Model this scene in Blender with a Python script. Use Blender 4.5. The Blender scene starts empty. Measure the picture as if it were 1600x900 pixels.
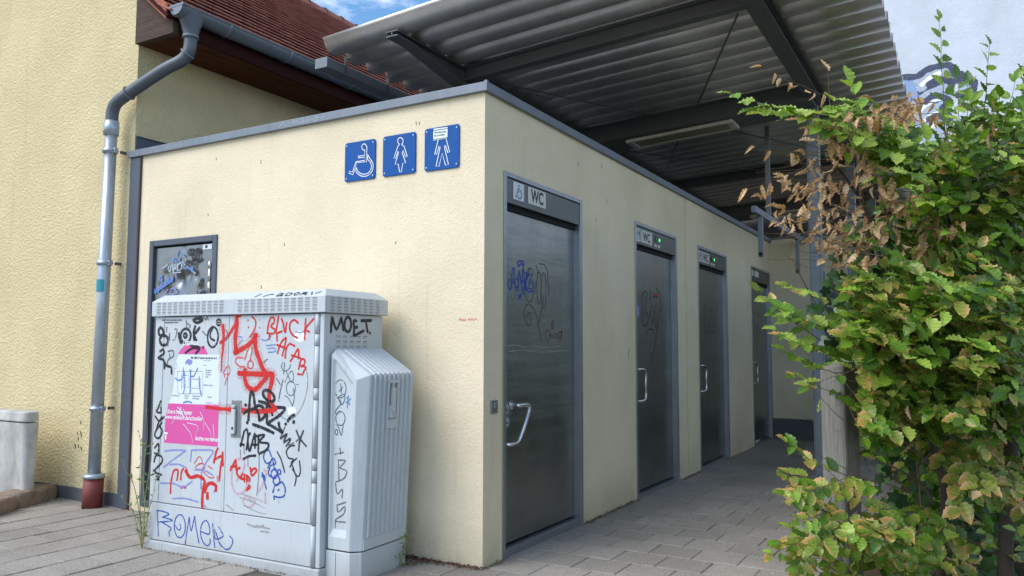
import bpy, math, random
import numpy as np
from mathutils import Vector, Matrix
random.seed(7); rng = np.random.default_rng(7)
scene = bpy.context.scene
col = scene.collection
R_ = math.radians

# ------------------------------------------------------------------ camera
CF, CYAW, CPITCH, CROLL = 1233.17, R_(-30.073), R_(4.391), R_(0.161)
CPOS = Vector((2.5433, -4.0529, 1.3))
cF = Vector((math.sin(CYAW)*math.cos(CPITCH), math.cos(CYAW)*math.cos(CPITCH), math.sin(CPITCH)))
r0 = Vector((math.cos(CYAW), -math.sin(CYAW), 0)); u0 = r0.cross(cF)
cR = math.cos(CROLL)*r0 + math.sin(CROLL)*u0
cU = -math.sin(CROLL)*r0 + math.cos(CROLL)*u0
cam = bpy.data.cameras.new('camera'); camo = bpy.data.objects.new('camera', cam); col.objects.link(camo)
m = Matrix((cR, cU, -cF)).transposed().to_4x4(); m.translation = CPOS
camo.matrix_world = m
cam.sensor_width = 36; cam.lens = 36*CF/1600; cam.clip_start = .05; cam.clip_end = 500
scene.camera = camo

# ------------------------------------------------------------------ light
SKY_OFF = (7.3, 4.2, 1.0)
SUN_EL, SUN_AZ = R_(48), R_(214)          # azimuth clockwise from +Y: behind and left of the camera
w = bpy.data.worlds.new('World'); scene.world = w; w.use_nodes = True
nt = w.node_tree; nt.nodes.clear()
wo = nt.nodes.new('ShaderNodeOutputWorld'); bg = nt.nodes.new('ShaderNodeBackground')
sky = nt.nodes.new('ShaderNodeTexSky'); sky.sky_type = 'NISHITA'; sky.sun_disc = False
sky.sun_elevation = SUN_EL; sky.sun_rotation = SUN_AZ; sky.air_density = 1.0; sky.dust_density = .4; sky.ozone_density = 3.0
tc = nt.nodes.new('ShaderNodeTexCoord'); nz = nt.nodes.new('ShaderNodeTexNoise')
nz.inputs['Scale'].default_value = 3.6; nz.inputs['Detail'].default_value = 8; nz.inputs['Roughness'].default_value = .62
mp = nt.nodes.new('ShaderNodeMapping'); mp.inputs['Scale'].default_value = (1, 1, 2.6); mp.inputs['Location'].default_value = SKY_OFF
nt.links.new(tc.outputs['Generated'], mp.inputs['Vector']); nt.links.new(mp.outputs['Vector'], nz.inputs['Vector'])
rp = nt.nodes.new('ShaderNodeValToRGB'); rp.color_ramp.elements[0].position = .47; rp.color_ramp.elements[1].position = .70
nt.links.new(nz.outputs['Fac'], rp.inputs['Fac'])
mx = nt.nodes.new('ShaderNodeMixRGB'); mx.inputs[2].default_value = (7.5, 8.0, 8.6, 1)
nt.links.new(rp.outputs['Color'], mx.inputs[0]); hs = nt.nodes.new('ShaderNodeHueSaturation'); hs.inputs['Saturation'].default_value = 1.18; hs.inputs['Hue'].default_value = .492
nt.links.new(sky.outputs['Color'], hs.inputs['Color']); nt.links.new(hs.outputs['Color'], mx.inputs[1])
nt.links.new(mx.outputs['Color'], bg.inputs['Color']); nt.links.new(bg.outputs['Background'], wo.inputs['Surface'])
bg.inputs['Strength'].default_value = 0.11
sun = bpy.data.lights.new('sun', 'SUN'); sun.energy = 1.5; sun.angle = R_(44); sun.color = (1.0, .97, .92)
suno = bpy.data.objects.new('sun', sun); col.objects.link(suno)
sd = Vector((math.sin(SUN_AZ)*math.cos(SUN_EL), math.cos(SUN_AZ)*math.cos(SUN_EL), math.sin(SUN_EL)))
suno.rotation_euler = sd.to_track_quat('Z', 'Y').to_euler()
scene.view_settings.view_transform = 'Standard'; scene.view_settings.look = 'None'
scene.view_settings.gamma = 1; scene.view_settings.exposure = 1.06
scene.view_settings.use_white_balance = True; scene.view_settings.white_balance_temperature = 6700; scene.view_settings.white_balance_tint = 14
scene.cycles.max_bounces = 8

# ------------------------------------------------------------------ helpers
def ray(u, v): return cF + cR*((u-800)/CF) - cU*((v-450)/CF)
def on(ax, c, u, v):
    d = ray(u, v); i = 'xyz'.index(ax); t = (c-CPOS[i])/d[i]; return CPOS + d*t
def deep(u, v, D): return CPOS + ray(u, v)*D
def srgb(r, g, b):
    f = lambda c: (c/255/12.92) if c/255 <= .04045 else ((c/255+.055)/1.055)**2.4
    return (f(r), f(g), f(b), 1)

def tag(o, label=None, cat=None, group=None, kind=None):
    if label: o['label'] = label
    if cat: o['category'] = cat
    if group: o['group'] = group
    if kind: o['kind'] = kind
    return o
def empty(name, loc=(0, 0, 0), label=None, cat=None, group=None):
    o = bpy.data.objects.new(name, None); o.location = loc; o.empty_display_size = .1
    col.objects.link(o); return tag(o, label, cat, group)
def parent(o, p):
    if p is not None:
        o.parent = p; o.matrix_parent_inverse = PINV[p.name] if p.name in PINV else p_inv(p)
PINV = {}
def p_inv(p):
    q = p; M = Matrix.Identity(4); chain = []
    while q is not None: chain.append(q); q = q.parent
    for q in reversed(chain): M = M @ (q.matrix_parent_inverse if q.parent else Matrix.Identity(4)) @ q.matrix_basis
    return M.inverted()

class MB:
    def __init__(s): s.v = []; s.f = []; s.mi = []; s.sm = []
    def add(s, vs, fs, mi=0, smooth=False):
        n = len(s.v); s.v += [tuple(p) for p in vs]
        for f in fs: s.f.append(tuple(n+i for i in f)); s.mi.append(mi); s.sm.append(smooth)
        return s
    def box(s, a, b, mi=0, M=None):
        x0, y0, z0 = a; x1, y1, z1 = b
        if x0 > x1: x0, x1 = x1, x0
        if y0 > y1: y0, y1 = y1, y0
        if z0 > z1: z0, z1 = z1, z0
        vs = [Vector(p) for p in ((x0,y0,z0),(x1,y0,z0),(x1,y1,z0),(x0,y1,z0),(x0,y0,z1),(x1,y0,z1),(x1,y1,z1),(x0,y1,z1))]
        if M is not None: vs = [M @ p for p in vs]
        return s.add(vs, [(0,3,2,1),(4,5,6,7),(0,1,5,4),(1,2,6,5),(2,3,7,6),(3,0,4,7)], mi)
    def prism(s, pts, off, mi=0, smooth=False):
        """polygon pts extruded by vector off"""
        n = len(pts); off = Vector(off); a = [Vector(p) for p in pts]; b = [p+off for p in a]
        nrm = Vector((0,0,0))
        for i in range(n): nrm += a[i].cross(a[(i+1) % n])
        flip = nrm.dot(off) > 0
        top = tuple(range(n)); bot = tuple(range(n, 2*n))
        fs = [top[::-1] if flip else top, bot if flip else bot[::-1]]
        for i in range(n):
            j = (i+1) % n; q = (i, j, n+j, n+i); fs.append(q if flip else q[::-1])
        return s.add(a+b, fs, mi, smooth)
    def tube(s, path, r, n=10, mi=0, cap=True, smooth=True):
        path = [Vector(p) for p in path]; k = len(path)
        rs = r if isinstance(r, (list, tuple)) else [r]*k
        t0 = (path[1]-path[0]).normalized(); up = Vector((0,0,1)) if abs(t0.z) < .9 else Vector((0,1,0))
        nx = t0.cross(up).normalized(); vs = []
        for i, p in enumerate(path):
            t = (path[min(i+1,k-1)]-path[max(i-1,0)]).normalized()
            nx = (nx - t*nx.dot(t)).normalized(); ny = t.cross(nx)
            for j in range(n):
                a = 2*math.pi*j/n; vs.append(p + (nx*math.cos(a)+ny*math.sin(a))*rs[i])
        fs = [(i*n+j, i*n+(j+1) % n, (i+1)*n+(j+1) % n, (i+1)*n+j) for i in range(k-1) for j in range(n)]
        s.add(vs, fs, mi, smooth)
        if cap:
            b = len(s.v)-n*k; s.f.append(tuple(b+j for j in range(n))[::-1]); s.mi.append(mi); s.sm.append(False)
            s.f.append(tuple(b+(k-1)*n+j for j in range(n))); s.mi.append(mi); s.sm.append(False)
        return s
    def build(s, name, mats, par=None, bevel=0, label=None, kind=None, seg=2):
        me = bpy.data.meshes.new(name); me.from_pydata(s.v, [], s.f)
        if not isinstance(mats, (list, tuple)): mats = [mats]
        for m_ in mats: me.materials.append(m_)
        me.polygons.foreach_set('material_index', s.mi); me.polygons.foreach_set('use_smooth', s.sm); me.update()
        o = bpy.data.objects.new(name, me); col.objects.link(o)
        if par is not None: parent(o, par)
        if bevel:
            bm_ = o.modifiers.new('bevel', 'BEVEL'); bm_.width = bevel; bm_.segments = seg; bm_.limit_method = 'ANGLE'; bm_.angle_limit = R_(35)
            bm_.harden_normals = False
        if label: o['label'] = label
        if kind: o['kind'] = kind
        return o

# ------------------------------------------------------------------ materials
def mat(name, color, rough=.6, metal=0, spec=.5):
    m_ = bpy.data.materials.new(name); m_.use_nodes = True
    b = m_.node_tree.nodes['Principled BSDF']
    b.inputs['Base Color'].default_value = color if len(color) == 4 else (*color, 1)
    b.inputs['Roughness'].default_value = rough; b.inputs['Metallic'].default_value = metal
    b.inputs['Specular IOR Level'].default_value = spec
    return m_
class N:
    def __init__(s, m_): s.nt = m_.node_tree; s.b = s.nt.nodes['Principled BSDF']; s.tc = s.nt.nodes.new('ShaderNodeTexCoord')
    def n(s, t, **k):
        x = s.nt.nodes.new(t)
        for a, b in k.items(): setattr(x, a, b)
        return x
    def l(s, a, b): s.nt.links.new(a, b)
    def map(s, scale=(1,1,1), rot=(0,0,0), src='Object'):
        x = s.n('ShaderNodeMapping'); x.inputs['Scale'].default_value = scale; x.inputs['Rotation'].default_value = rot
        s.l(s.tc.outputs[src], x.inputs['Vector']); return x.outputs['Vector']
    def noise(s, scale, detail=4, rough=.55, vec=None, dist=0):
        x = s.n('ShaderNodeTexNoise'); x.inputs['Scale'].default_value = scale; x.inputs['Detail'].default_value = detail
        x.inputs['Roughness'].default_value = rough; x.inputs['Distortion'].default_value = dist
        s.l(vec if vec is not None else s.tc.outputs['Object'], x.inputs['Vector']); return x.outputs['Fac']
    def vor(s, scale, vec=None, feature='F1', out='Distance'):
        x = s.n('ShaderNodeTexVoronoi'); x.feature = feature; x.inputs['Scale'].default_value = scale
        s.l(vec if vec is not None else s.tc.outputs['Object'], x.inputs['Vector']); return x.outputs[out]
    def ramp(s, fac, stops):
        x = s.n('ShaderNodeValToRGB'); e = x.color_ramp.elements
        while len(e) < len(stops): e.new(.5)
        for i, (p, c) in enumerate(stops):
            e[i].position = p; e[i].color = c if isinstance(c, tuple) else (c, c, c, 1)
        s.l(fac, x.inputs['Fac']); return x.outputs['Color']
    def mix(s, fac, a, b, mode='MIX'):
        x = s.n('ShaderNodeMixRGB'); x.blend_type = mode
        for i, q in enumerate((fac, a, b)):
            if isinstance(q, (int, float)): x.inputs[i].default_value = q if i == 0 else (q, q, q, 1)
            elif isinstance(q, tuple): x.inputs[i].default_value = q
            else: s.l(q, x.inputs[i])
        return x.outputs['Color']
    def math(s, op, a, b=0.):
        x = s.n('ShaderNodeMath'); x.operation = op
        for i, q in enumerate((a, b)):
            if isinstance(q, (int, float)): x.inputs[i].default_value = q
            else: s.l(q, x.inputs[i])
        return x.outputs[0]
    def sep(s, vec=None):
        x = s.n('ShaderNodeSeparateXYZ'); s.l(vec if vec is not None else s.tc.outputs['Object'], x.inputs[0]); return x.outputs
    def bump(s, h, strength=.5, dist=.01, prev=None):
        x = s.n('ShaderNodeBump'); x.inputs['Strength'].default_value = strength; x.inputs['Distance'].default_value = dist
        s.l(h, x.inputs['Height'])
        if prev is not None: s.l(prev, x.inputs['Normal'])
        s.l(x.outputs['Normal'], s.b.inputs['Normal']); return x.outputs['Normal']
    def col(s, c): s.l(c, s.b.inputs['Base Color'])
    def rough(s, c): s.l(c, s.b.inputs['Roughness'])

def mk_stucco(name, c, dark, fine, strength, dist, coarse=False):
    m_ = mat(name, c, .93, spec=.25); n = N(m_)
    big = n.noise(1.3, 5, .6); streak = n.noise(2.2, 5, .6, n.map((6, 6, .5)))
    a = n.mix(n.ramp(big, [(.35, 0.), (.70, 1.)]), c, (c[0]*.86, c[1]*.86, c[2]*.82, 1))
    a = n.mix(n.ramp(streak, [(.58, 0.), (.85, .26)]), a, dark)
    # splash dirt on the lowest part of the wall, broken up by noise
    z = n.sep()[2]
    low = n.math('MULTIPLY', n.ramp(z, [(0.0, 1.), (.32, 0.)]), n.noise(16, 6, .65))
    a = n.mix(n.math('MULTIPLY', low, .75), a, dark)
    spots = n.ramp(n.vor(3.1), [(.0, 1.), (.035, 0.)])
    a = n.mix(n.math('MULTIPLY', spots, .35), a, tuple(x*.4 for x in dark[:3])+(1,))
    if coarse:
        h = n.noise(fine, 4, .55, None, .5)
        h2 = n.noise(fine*3.2, 4, .6)
        hh = n.math('ADD', n.ramp(h, [(.38, 0.), (.62, 1.)]), n.math('MULTIPLY', h2, .5))
        a = n.mix(n.ramp(h, [(.25, .4), (.48, 0.)]), a, tuple(x*.72 for x in c[:3])+(1,))
    else:
        h = n.noise(fine, 3, .55, n.map((1, 1, .62), (.5, .3, .2)), 1.1)
        h2 = n.vor(fine*.9)
        hh = n.math('ADD', n.ramp(h, [(.34, 0.), (.60, 1.)]), n.math('MULTIPLY', h2, .35))
        a = n.mix(n.ramp(h, [(.22, .30), (.42, 0.)]), a, tuple(x*.7 for x in c[:3])+(1,))
    n.col(a); n.bump(hh, strength, dist); return m_

def mk_metal(name, c, rough, metal=1., streak=(1, 1, 30), amp=.25, blotch=.4, dark=None, bumps=.08):
    m_ = mat(name, c, rough, metal); n = N(m_)
    s1 = n.noise(14, 4, .6, n.map(streak)); s2 = n.noise(3.2, 6, .65)
    f = n.mix(n.ramp(s1, [(.3, 0.), (.7, 1.)]), tuple(x*(1-amp) for x in c[:3])+(1,), c)
    f = n.mix(n.math('MULTIPLY', n.ramp(s2, [(.42, 0.), (.72, 1.)]), blotch), f, dark or tuple(x*.55 for x in c[:3])+(1,))
    n.col(f)
    n.rough(n.math('ADD', rough-.08, n.math('MULTIPLY', n.noise(5, 5, .6), .18)))
    n.bump(s1, bumps, .002); return m_

M = {}
M['kiosk'] = mk_stucco('cream_render', srgb(238, 224, 195), srgb(156, 146, 120), 88, .40, .006)
M['yellow'] = mk_stucco('yellow_roughcast', srgb(228, 212, 168), srgb(160, 146, 108), 44, .62, .012, True)
M['white'] = mk_stucco('white_render', srgb(208, 217, 229), srgb(168, 176, 186), 60, .5, .01)
M['plinth'] = mk_metal('grey_plinth_paint', srgb(98, 100, 104), .8, 0, (1, 1, 1), .15, .5)
M['zinc'] = mk_metal('weathered_zinc', srgb(128, 137, 146), .55, .35, (8, 8, 1), .2, .35)
M['zinc_dark'] = mk_metal('dark_zinc', srgb(96, 104, 112), .5, .35, (8, 8, 1), .2, .4)
M['galv'] = mk_metal('galvanised_pipe', srgb(176, 188, 198), .34, .45, (3, 3, 1), .18, .5)
M['flash'] = mk_metal('slate_painted_metal', srgb(84, 92, 104), .5, .2, (6, 6, 1), .1, .25)
M['steel'] = mk_metal('brushed_steel_leaf', srgb(156, 160, 158), .30, 1., (40, 40, .5), .22, .45, bumps=.12)
def ripple(m_):
    n = N(m_); old = n.b.inputs['Normal'].links[0].from_socket
    n.bump(n.noise(1.0, 3, .5, n.map((.6, .6, 7))), .5, .012, old)
ripple(M['steel'])
M['steel_head'] = mk_metal('steel_header', srgb(112, 117, 118), .42, .9, (20, .5, 20), .12, .35)
M['steel_frame'] = mk_metal('steel_frame', srgb(168, 174, 182), .42, .9, (20, 20, 1), .15, .3)
M['steel_bright'] = mat('polished_steel', srgb(214, 216, 218), .2, 1.)
M['hatch'] = mk_metal('hatch_steel', srgb(136, 139, 142), .36, .95, (20, 20, 1), .15, .4)
M['sheet'] = mk_metal('aged_corrugated_metal', srgb(216, 213, 206), .34, .62, (1, 9, 1), .10, .45, bumps=.02)
M['beam'] = mk_metal('grey_painted_beam', srgb(100, 104, 105), .55, .15, (3, 3, 3), .15, .35)
M['galvbeam'] = mk_metal('galvanised_section', srgb(138, 146, 154), .5, .5, (4, 4, 4), .2, .4)
M['nickel'] = mat('satin_nickel', srgb(196, 198, 198), .35, .4)
M['black'] = mat('black_rubber', (.012, .012, .013), .6)
M['gap'] = mat('dark_gap', (.01, .01, .01), .9)
M['green_led'] = mat('green_indicator', (.05, .8, .2), .3)
b = M['green_led'].node_tree.nodes['Principled BSDF']; b.inputs['Emission Color'].default_value = (.05, 1, .25, 1); b.inputs['Emission Strength'].default_value = .5
M['red_led'] = mat('red_indicator', (.25, .02, .02), .3)
M['white_plate'] = mat('white_plate', srgb(206, 208, 200), .45)
M['pale_plate'] = mat('pale_blue_plate', srgb(205, 216, 226), .45)
M['foot'] = mk_metal('oxide_red_pipe', srgb(128, 58, 54), .6, 0, (3, 3, 1), .15, .35)
M['lamp_frame'] = mk_metal('lamp_frame_plastic', srgb(226, 226, 216), .6, 0, (3, 3, 3), .12, .45)
M['lamp_pane'] = mat('lamp_pane', srgb(160, 156, 122), .45)

def mk_cab():
    m_ = mat('light_grey_cabinet_plastic', srgb(190, 198, 202), .52, spec=.4); n = N(m_)
    c = srgb(192, 200, 204)
    s2 = n.noise(2.4, 6, .6); st = n.noise(5, 5, .65, n.map((9, 9, .6))); z = n.sep()[2]
    a = n.mix(n.math('MULTIPLY', n.ramp(s2, [(.4, 0.), (.75, 1.)]), .35), c, srgb(168, 176, 178))
    a = n.mix(n.math('MULTIPLY', n.ramp(st, [(.56, 0.), (.78, 1.)]), .4), a, srgb(140, 144, 142))
    low = n.math('MULTIPLY', n.ramp(z, [(0., 1.), (.16, 0.)]), n.noise(14, 6, .7))
    a = n.mix(n.math('MULTIPLY', low, .7), a, srgb(120, 114, 100))
    n.col(a); n.rough(n.math('ADD', .42, n.math('MULTIPLY', s2, .2))); n.bump(n.noise(260, 2, .5), .10, .001); return m_
M['cab'] = mk_cab()
def mk_sign():
    m_ = mat('blue_enamel', srgb(10, 74, 160), .45, spec=.25); n = N(m_)
    s2 = n.noise(9, 6, .65)
    n.col(n.mix(n.ramp(s2, [(.45, 0.), (.8, .5)]), srgb(0, 80, 152), srgb(26, 94, 160)))
    n.rough(n.math('ADD', .42, n.math('MULTIPLY', s2, .3))); return m_
M['blue'] = mk_sign()
def mk_paver():
    m_ = mat('concrete_paver', srgb(150, 146, 138), .92, spec=.2); n = N(m_)
    oi = n.n('ShaderNodeObjectInfo'); geo = n.n('ShaderNodeNewGeometry')
    pos = geo.outputs['Position']
    big = n.noise(1.1, 4, .6, pos); sp = n.noise(210, 2, .6, pos); mid = n.noise(18, 6, .7, pos)
    a = n.mix(oi.outputs['Random'], srgb(142, 138, 130), srgb(160, 155, 146))
    a = n.mix(n.ramp(big, [(.3, 0.), (.7, .5)]), a, srgb(112, 106, 96))
    a = n.mix(n.ramp(mid, [(.5, 0.), (.85, .55)]), a, srgb(104, 99, 90))
    a = n.mix(n.ramp(n.vor(2.6, pos), [(.022, .6), (.032, 0.)]), a, srgb(70, 66, 60))
    a = n.mix(n.ramp(n.noise(.7, 3, .5, pos), [(.5, 0.), (.66, .35)]), a, srgb(92, 86, 78))
    a = n.mix(n.ramp(sp, [(.54, 0.), (.66, .75)]), a, srgb(205, 200, 190))
    a = n.mix(n.ramp(sp, [(.28, .6), (.42, 0.)]), a, srgb(82, 78, 72))
    n.col(a); n.bump(n.math('ADD', sp, n.math('MULTIPLY', mid, .6)), .55, .004); return m_
M['paver'] = mk_paver()
def mk_soil():
    m_ = mat('dark_soil', srgb(72, 62, 50), .95, spec=.1); n = N(m_)
    a = n.mix(n.noise(30, 6, .7), srgb(48, 42, 34), srgb(96, 84, 68)); n.col(a); n.bump(n.noise(60, 5, .6), .8, .01); return m_
M['soil'] = mk_soil()
def mk_joint():
    m_ = mat('joint_sand', srgb(90, 85, 76), .95, spec=.1); n = N(m_)
    n.col(n.mix(n.noise(40, 5, .7), srgb(70, 66, 58), srgb(118, 112, 100))); return m_
M['joint'] = mk_joint()
def mk_asphalt():
    m_ = mat('asphalt', (.06, .06, .058), .9); n = N(m_); n.col(n.mix(n.noise(60, 4, .6), (.04, .04, .04, 1), (.09, .088, .085, 1))); return m_
M['asphalt'] = mk_asphalt()
def mk_sandstone():
    m_ = mat('sandstone', srgb(150, 120, 100), .9, spec=.2); n = N(m_)
    a = n.mix(n.ramp(n.noise(7, 6, .65), [(.35, 0.), (.7, 1.)]), srgb(152, 130, 114), srgb(120, 112, 98))
    a = n.mix(n.ramp(n.noise(26, 5, .7), [(.5, 0.), (.8, .7)]), a, srgb(82, 74, 60))
    n.col(a); n.bump(n.noise(22, 6, .6), .9, .02); return m_
M['stone'] = mk_sandstone()
def mk_tile(name, c1, c2):
    m_ = mat(name, c1, .85, spec=.2); n = N(m_)
    geo = n.n('ShaderNodeNewGeometry')
    a = n.mix(geo.outputs['Random Per Island'], c1, c2)
    a = n.mix(n.ramp(n.noise(9, 6, .7), [(.45, 0.), (.8, .6)]), a, srgb(86, 66, 62))
    n.col(a); n.bump(n.noise(50, 4, .6), .3, .004); return m_
M['tile'] = mk_tile('clay_tile', srgb(178, 124, 112), srgb(150, 100, 90))
M['terracotta'] = mk_tile('terracotta_verge', srgb(178, 106, 82), srgb(168, 98, 76))
def mk_wood(name, c1, c2, axis='z', sc=1, bump=.5):
    m_ = mat(name, c1, .85, spec=.15); n = N(m_)
    s = {'z': (22, 22, 1.1), 'x': (1.1, 22, 22), 'y': (22, 1.1, 22)}[axis]
    g = n.noise(3*sc, 6, .7, n.map(s), .6); g2 = n.noise(9*sc, 4, .7, n.map(s), .2)
    a = n.mix(n.ramp(g, [(.3, 0.), (.7, 1.)]), c1, c2)
    a = n.mix(n.ramp(g2, [(.55, 0.), (.72, .75)]), a, tuple(x*.4 for x in c1[:3])+(1,))
    n.col(a); n.bump(n.math('ADD', g, g2), bump, .006); return m_
M['grey_wood'] = mk_wood('weathered_timber', srgb(146, 143, 134), srgb(112, 110, 104), 'z', 1, .8)
M['eave_end'] = mk_wood('weathered_eave_timber', srgb(74, 60, 54), srgb(100, 86, 78), 'x')
M['fascia'] = mk_wood('oxblood_stained_timber', srgb(62, 28, 26), srgb(48, 22, 22), 'y')
M['soffit'] = mk_wood('brown_stained_timber', srgb(110, 64, 36), srgb(80, 46, 28), 'y')
M['bin'] = None
def mk_bin():
    m_ = mat('weathered_grey_plastic', srgb(150, 150, 148), .7, spec=.3); n = N(m_)
    st = n.noise(2, 6, .65, n.map((3, 3, 1.4)))
    a = n.mix(n.ramp(st, [(.35, 0.), (.68, 1.)]), srgb(196, 195, 190), srgb(160, 159, 156))
    a = n.mix(n.ramp(n.noise(7, 6, .7), [(.5, 0.), (.8, .6)]), a, srgb(132, 132, 132)); n.col(a); return m_
M['bin'] = mk_bin()
def paint(name, c, rough=.5):
    m_ = mat(name, c, rough, spec=.4)
    if name[6:] in ('red', 'black', 'blue', 'grey', 'violet', 'teal', 'brown', 'darkred', 'palered', 'lightblue', 'pink', 'smear', 'scratch', 'silver', 'navy'):
        n = N(m_); n.l(n.ramp(n.noise(75, 5, .75), [(.34, .35 if name[6:] in ('red', 'black') else .1), (.52, 1.)]), n.b.inputs['Alpha'])
    return m_
P_ = {k: paint('paint_'+k, c) for k, c in dict(
    red=srgb(208, 34, 26), black=srgb(26, 25, 32), blue=srgb(24, 72, 168), grey=srgb(96, 100, 106), violet=srgb(138, 142, 204),
    teal=srgb(62, 92, 104), pink=srgb(206, 170, 180), white=srgb(232, 236, 240), magenta=srgb(214, 84, 156), paper=srgb(214, 226, 236),
    brown=srgb(92, 84, 74), darkred=srgb(112, 40, 46), palered=srgb(212, 96, 96), lightblue=srgb(92, 132, 196), ink=srgb(40, 44, 52),
    green=srgb(40, 110, 80), palegreen=srgb(196, 222, 210), smear=srgb(158, 162, 162), silver=srgb(176, 190, 206), navy=srgb(60, 66, 92),
    scratch=srgb(168, 176, 184), seam=srgb(88, 94, 98), graffblue=srgb(132, 158, 196)).items()}

P_['overspray'] = mat('paint_overspray', srgb(208, 34, 26), .7)
n_ = N(P_['overspray']); n_.l(n_.ramp(n_.noise(140, 3, .7), [(.42, 0.), (.75, .55)]), n_.b.inputs['Alpha'])
# ------------------------------------------------------------------ flat paint strokes on real surfaces
def catmull(pts, k=4):
    if len(pts) < 3: return [Vector(p) for p in pts]
    P = [Vector(p) for p in pts]; P = [P[0]*2-P[1]] + P + [P[-1]*2-P[-2]]; out = []
    for i in range(1, len(P)-2):
        for j in range(k):
            t = j/k; a, b_, c, d = P[i-1], P[i], P[i+1], P[i+2]
            out.append(.5*((2*b_)+(c-a)*t+(2*a-5*b_+4*c-d)*t*t+(3*b_-a-3*c+d)*t*t*t))
    out.append(P[-2]); return out
class Ink:
    """collects brush strokes as thin paint films lying on a plane; pts are 2-D on that plane"""
    cnt = 0; fat = 1.22
    def __init__(s, O, ax, up, nrm, base=.0012):
        s.O, s.ax, s.up, s.nrm, s.base = Vector(O), Vector(ax), Vector(up), Vector(nrm), base; s.mb = MB()
    def P(s, q, h): return s.O + s.ax*q[0] + s.up*q[1] + s.nrm*h
    def stroke(s, pts, wd, smooth=True, closed=False, taper=False):
        if closed: pts = list(pts)+[pts[0]]
        p = catmull(pts) if smooth else [Vector(q) for q in pts]
        p = [q for i, q in enumerate(p) if i == 0 or (q-p[i-1]).length > 1e-5]
        if len(p) < 2: return
        Ink.cnt += 1; h0 = s.base + (Ink.cnt % 23)*2.2e-5; vs = []; k = len(p)
        p0 = p[0]-(p[1]-p[0]).normalized()*wd*.35; p1 = p[-1]+(p[-1]-p[-2]).normalized()*wd*.35
        p = [p0]+p+[p1]; k = len(p)
        for i, q in enumerate(p):
            t = (p[min(i+1, k-1)]-p[max(i-1, 0)]).normalized(); n_ = Vector((-t.y, t.x))
            ww = wd*.5*s.fat*(.55 if i in (0, k-1) and not closed else 1)
            if taper: ww *= 1-.75*i/(k-1)
            ww *= 1+.10*math.sin(i*1.7+Ink.cnt)
            h = h0 + i*2e-6
            vs += [s.P(q+n_*ww, h), s.P(q-n_*ww, h)]
        s.mb.add(vs, [(2*i, 2*i+1, 2*i+3, 2*i+2) for i in range(k-1)])
    def poly(s, pts, h=None):
        Ink.cnt += 1; hh = h if h is not None else s.base*.5 + (Ink.cnt % 5)*1e-5
        s.mb.add([s.P(q, hh) for q in pts], [tuple(range(len(pts)))])
    def ell(s, c, rx, ry, wd, rot=0, a0=0, a1=360, n=22):
        pts = []
        for i in range(n+1):
            a = R_(a0+(a1-a0)*i/n); x, y = rx*math.cos(a), ry*math.sin(a)
            pts.append((c[0]+x*math.cos(rot)-y*math.sin(rot), c[1]+x*math.sin(rot)+y*math.cos(rot)))
        s.stroke(pts, wd, smooth=False)
    def dot(s, c, r):
        s.poly([(c[0]+r*math.cos(a*math.pi/5), c[1]+r*math.sin(a*math.pi/5)) for a in range(10)])
    def build(s, name, m_, par, label=None): return s.mb.build(name, m_, par, label=label)

def text_mesh(name, txt, size, O, ax, up, m_, par, h=.0016, bold=0, sx=1):
    cu = bpy.data.curves.new(name, 'FONT'); cu.body = txt; cu.size = size; cu.offset = bold
    ob = bpy.data.objects.new('tmp', cu); me = bpy.data.meshes.new_from_object(ob)
    bpy.data.objects.remove(ob); bpy.data.curves.remove(cu)
    ax, up, O = Vector(ax), Vector(up), Vector(O); n_ = ax.cross(up)
    for v in me.vertices: v.co = O + ax*(v.co.x*sx) + up*v.co.y + n_*h
    me.name = name; me.materials.append(m_)
    o = bpy.data.objects.new(name, me); col.objects.link(o); parent(o, par); return o
# ------------------------------------------------------------------ ground
MB().box((-60, -60, -.30), (60, 90, -.06)).build('ground', M['asphalt'], kind='structure')
pave = MB().box((-8, -6, -.055), (1.92, 14, -.012)).build('pavement', M['joint'], kind='structure')
def paver_mesh(lx, ly, name):
    c = .004; h = .05; g = .0016
    x, y = lx/2-g, ly/2-g
    vs = [(-x, -y, -h), (x, -y, -h), (x, y, -h), (-x, y, -h), (-x, -y, -c), (x, -y, -c), (x, y, -c), (-x, y, -c),
          (-x+c, -y+c, 0), (x-c, -y+c, 0), (x-c, y-c, 0), (-x+c, y-c, 0)]
    fs = [(0, 1, 5, 4), (1, 2, 6, 5), (2, 3, 7, 6), (3, 0, 4, 7), (4, 5, 9, 8), (5, 6, 10, 9), (6, 7, 11, 10), (7, 4, 8, 11), (8, 9, 10, 11)]
    return vs, fs
pv, pf = paver_mesh(.283, .272, 'paver'); pv2, pf2 = paver_mesh(.283, .142, 'paver')
pmesh = bpy.data.meshes.new('paver'); pmesh.from_pydata(pv, [], pf); pmesh.materials.append(M['paver'])
spots = []
x0g = .29
for j in range(-22, 52):                               # courses running east-west in front of the doors
    y = .165+.272*j
    for i in range(-4, 7):
        x = x0g+.141+.283*i+(.141 if j % 2 else 0)
        if x < -1.02 or x > 2.05: continue
        spots.append((x, y, 0))
for i in range(-17, 0):                                # columns running north-south in front of the house
    xc = -1.27-.285*(-i-1)
    for j in range(-20, 5):
        y = -.88+.283*j+(.141 if i % 2 else 0)
        spots.append((xc, y, 1))
def inside(x, y): # under the building
    return (x < -.14 and y > .14) or (y > 8.1)
spots = [s for s in spots if not inside(s[0], s[1])]
def vis(s):
    d = Vector((s[0], s[1], 0))-CPOS; z = d.dot(cF)
    if z < .3: return 9e9
    u = 800+CF*d.dot(cR)/z; v = 450-CF*d.dot(cU)/z
    return z if (-60 < u < 1420 and v < 960) else 9e9
spots.sort(key=vis)
rest = MB()
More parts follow.
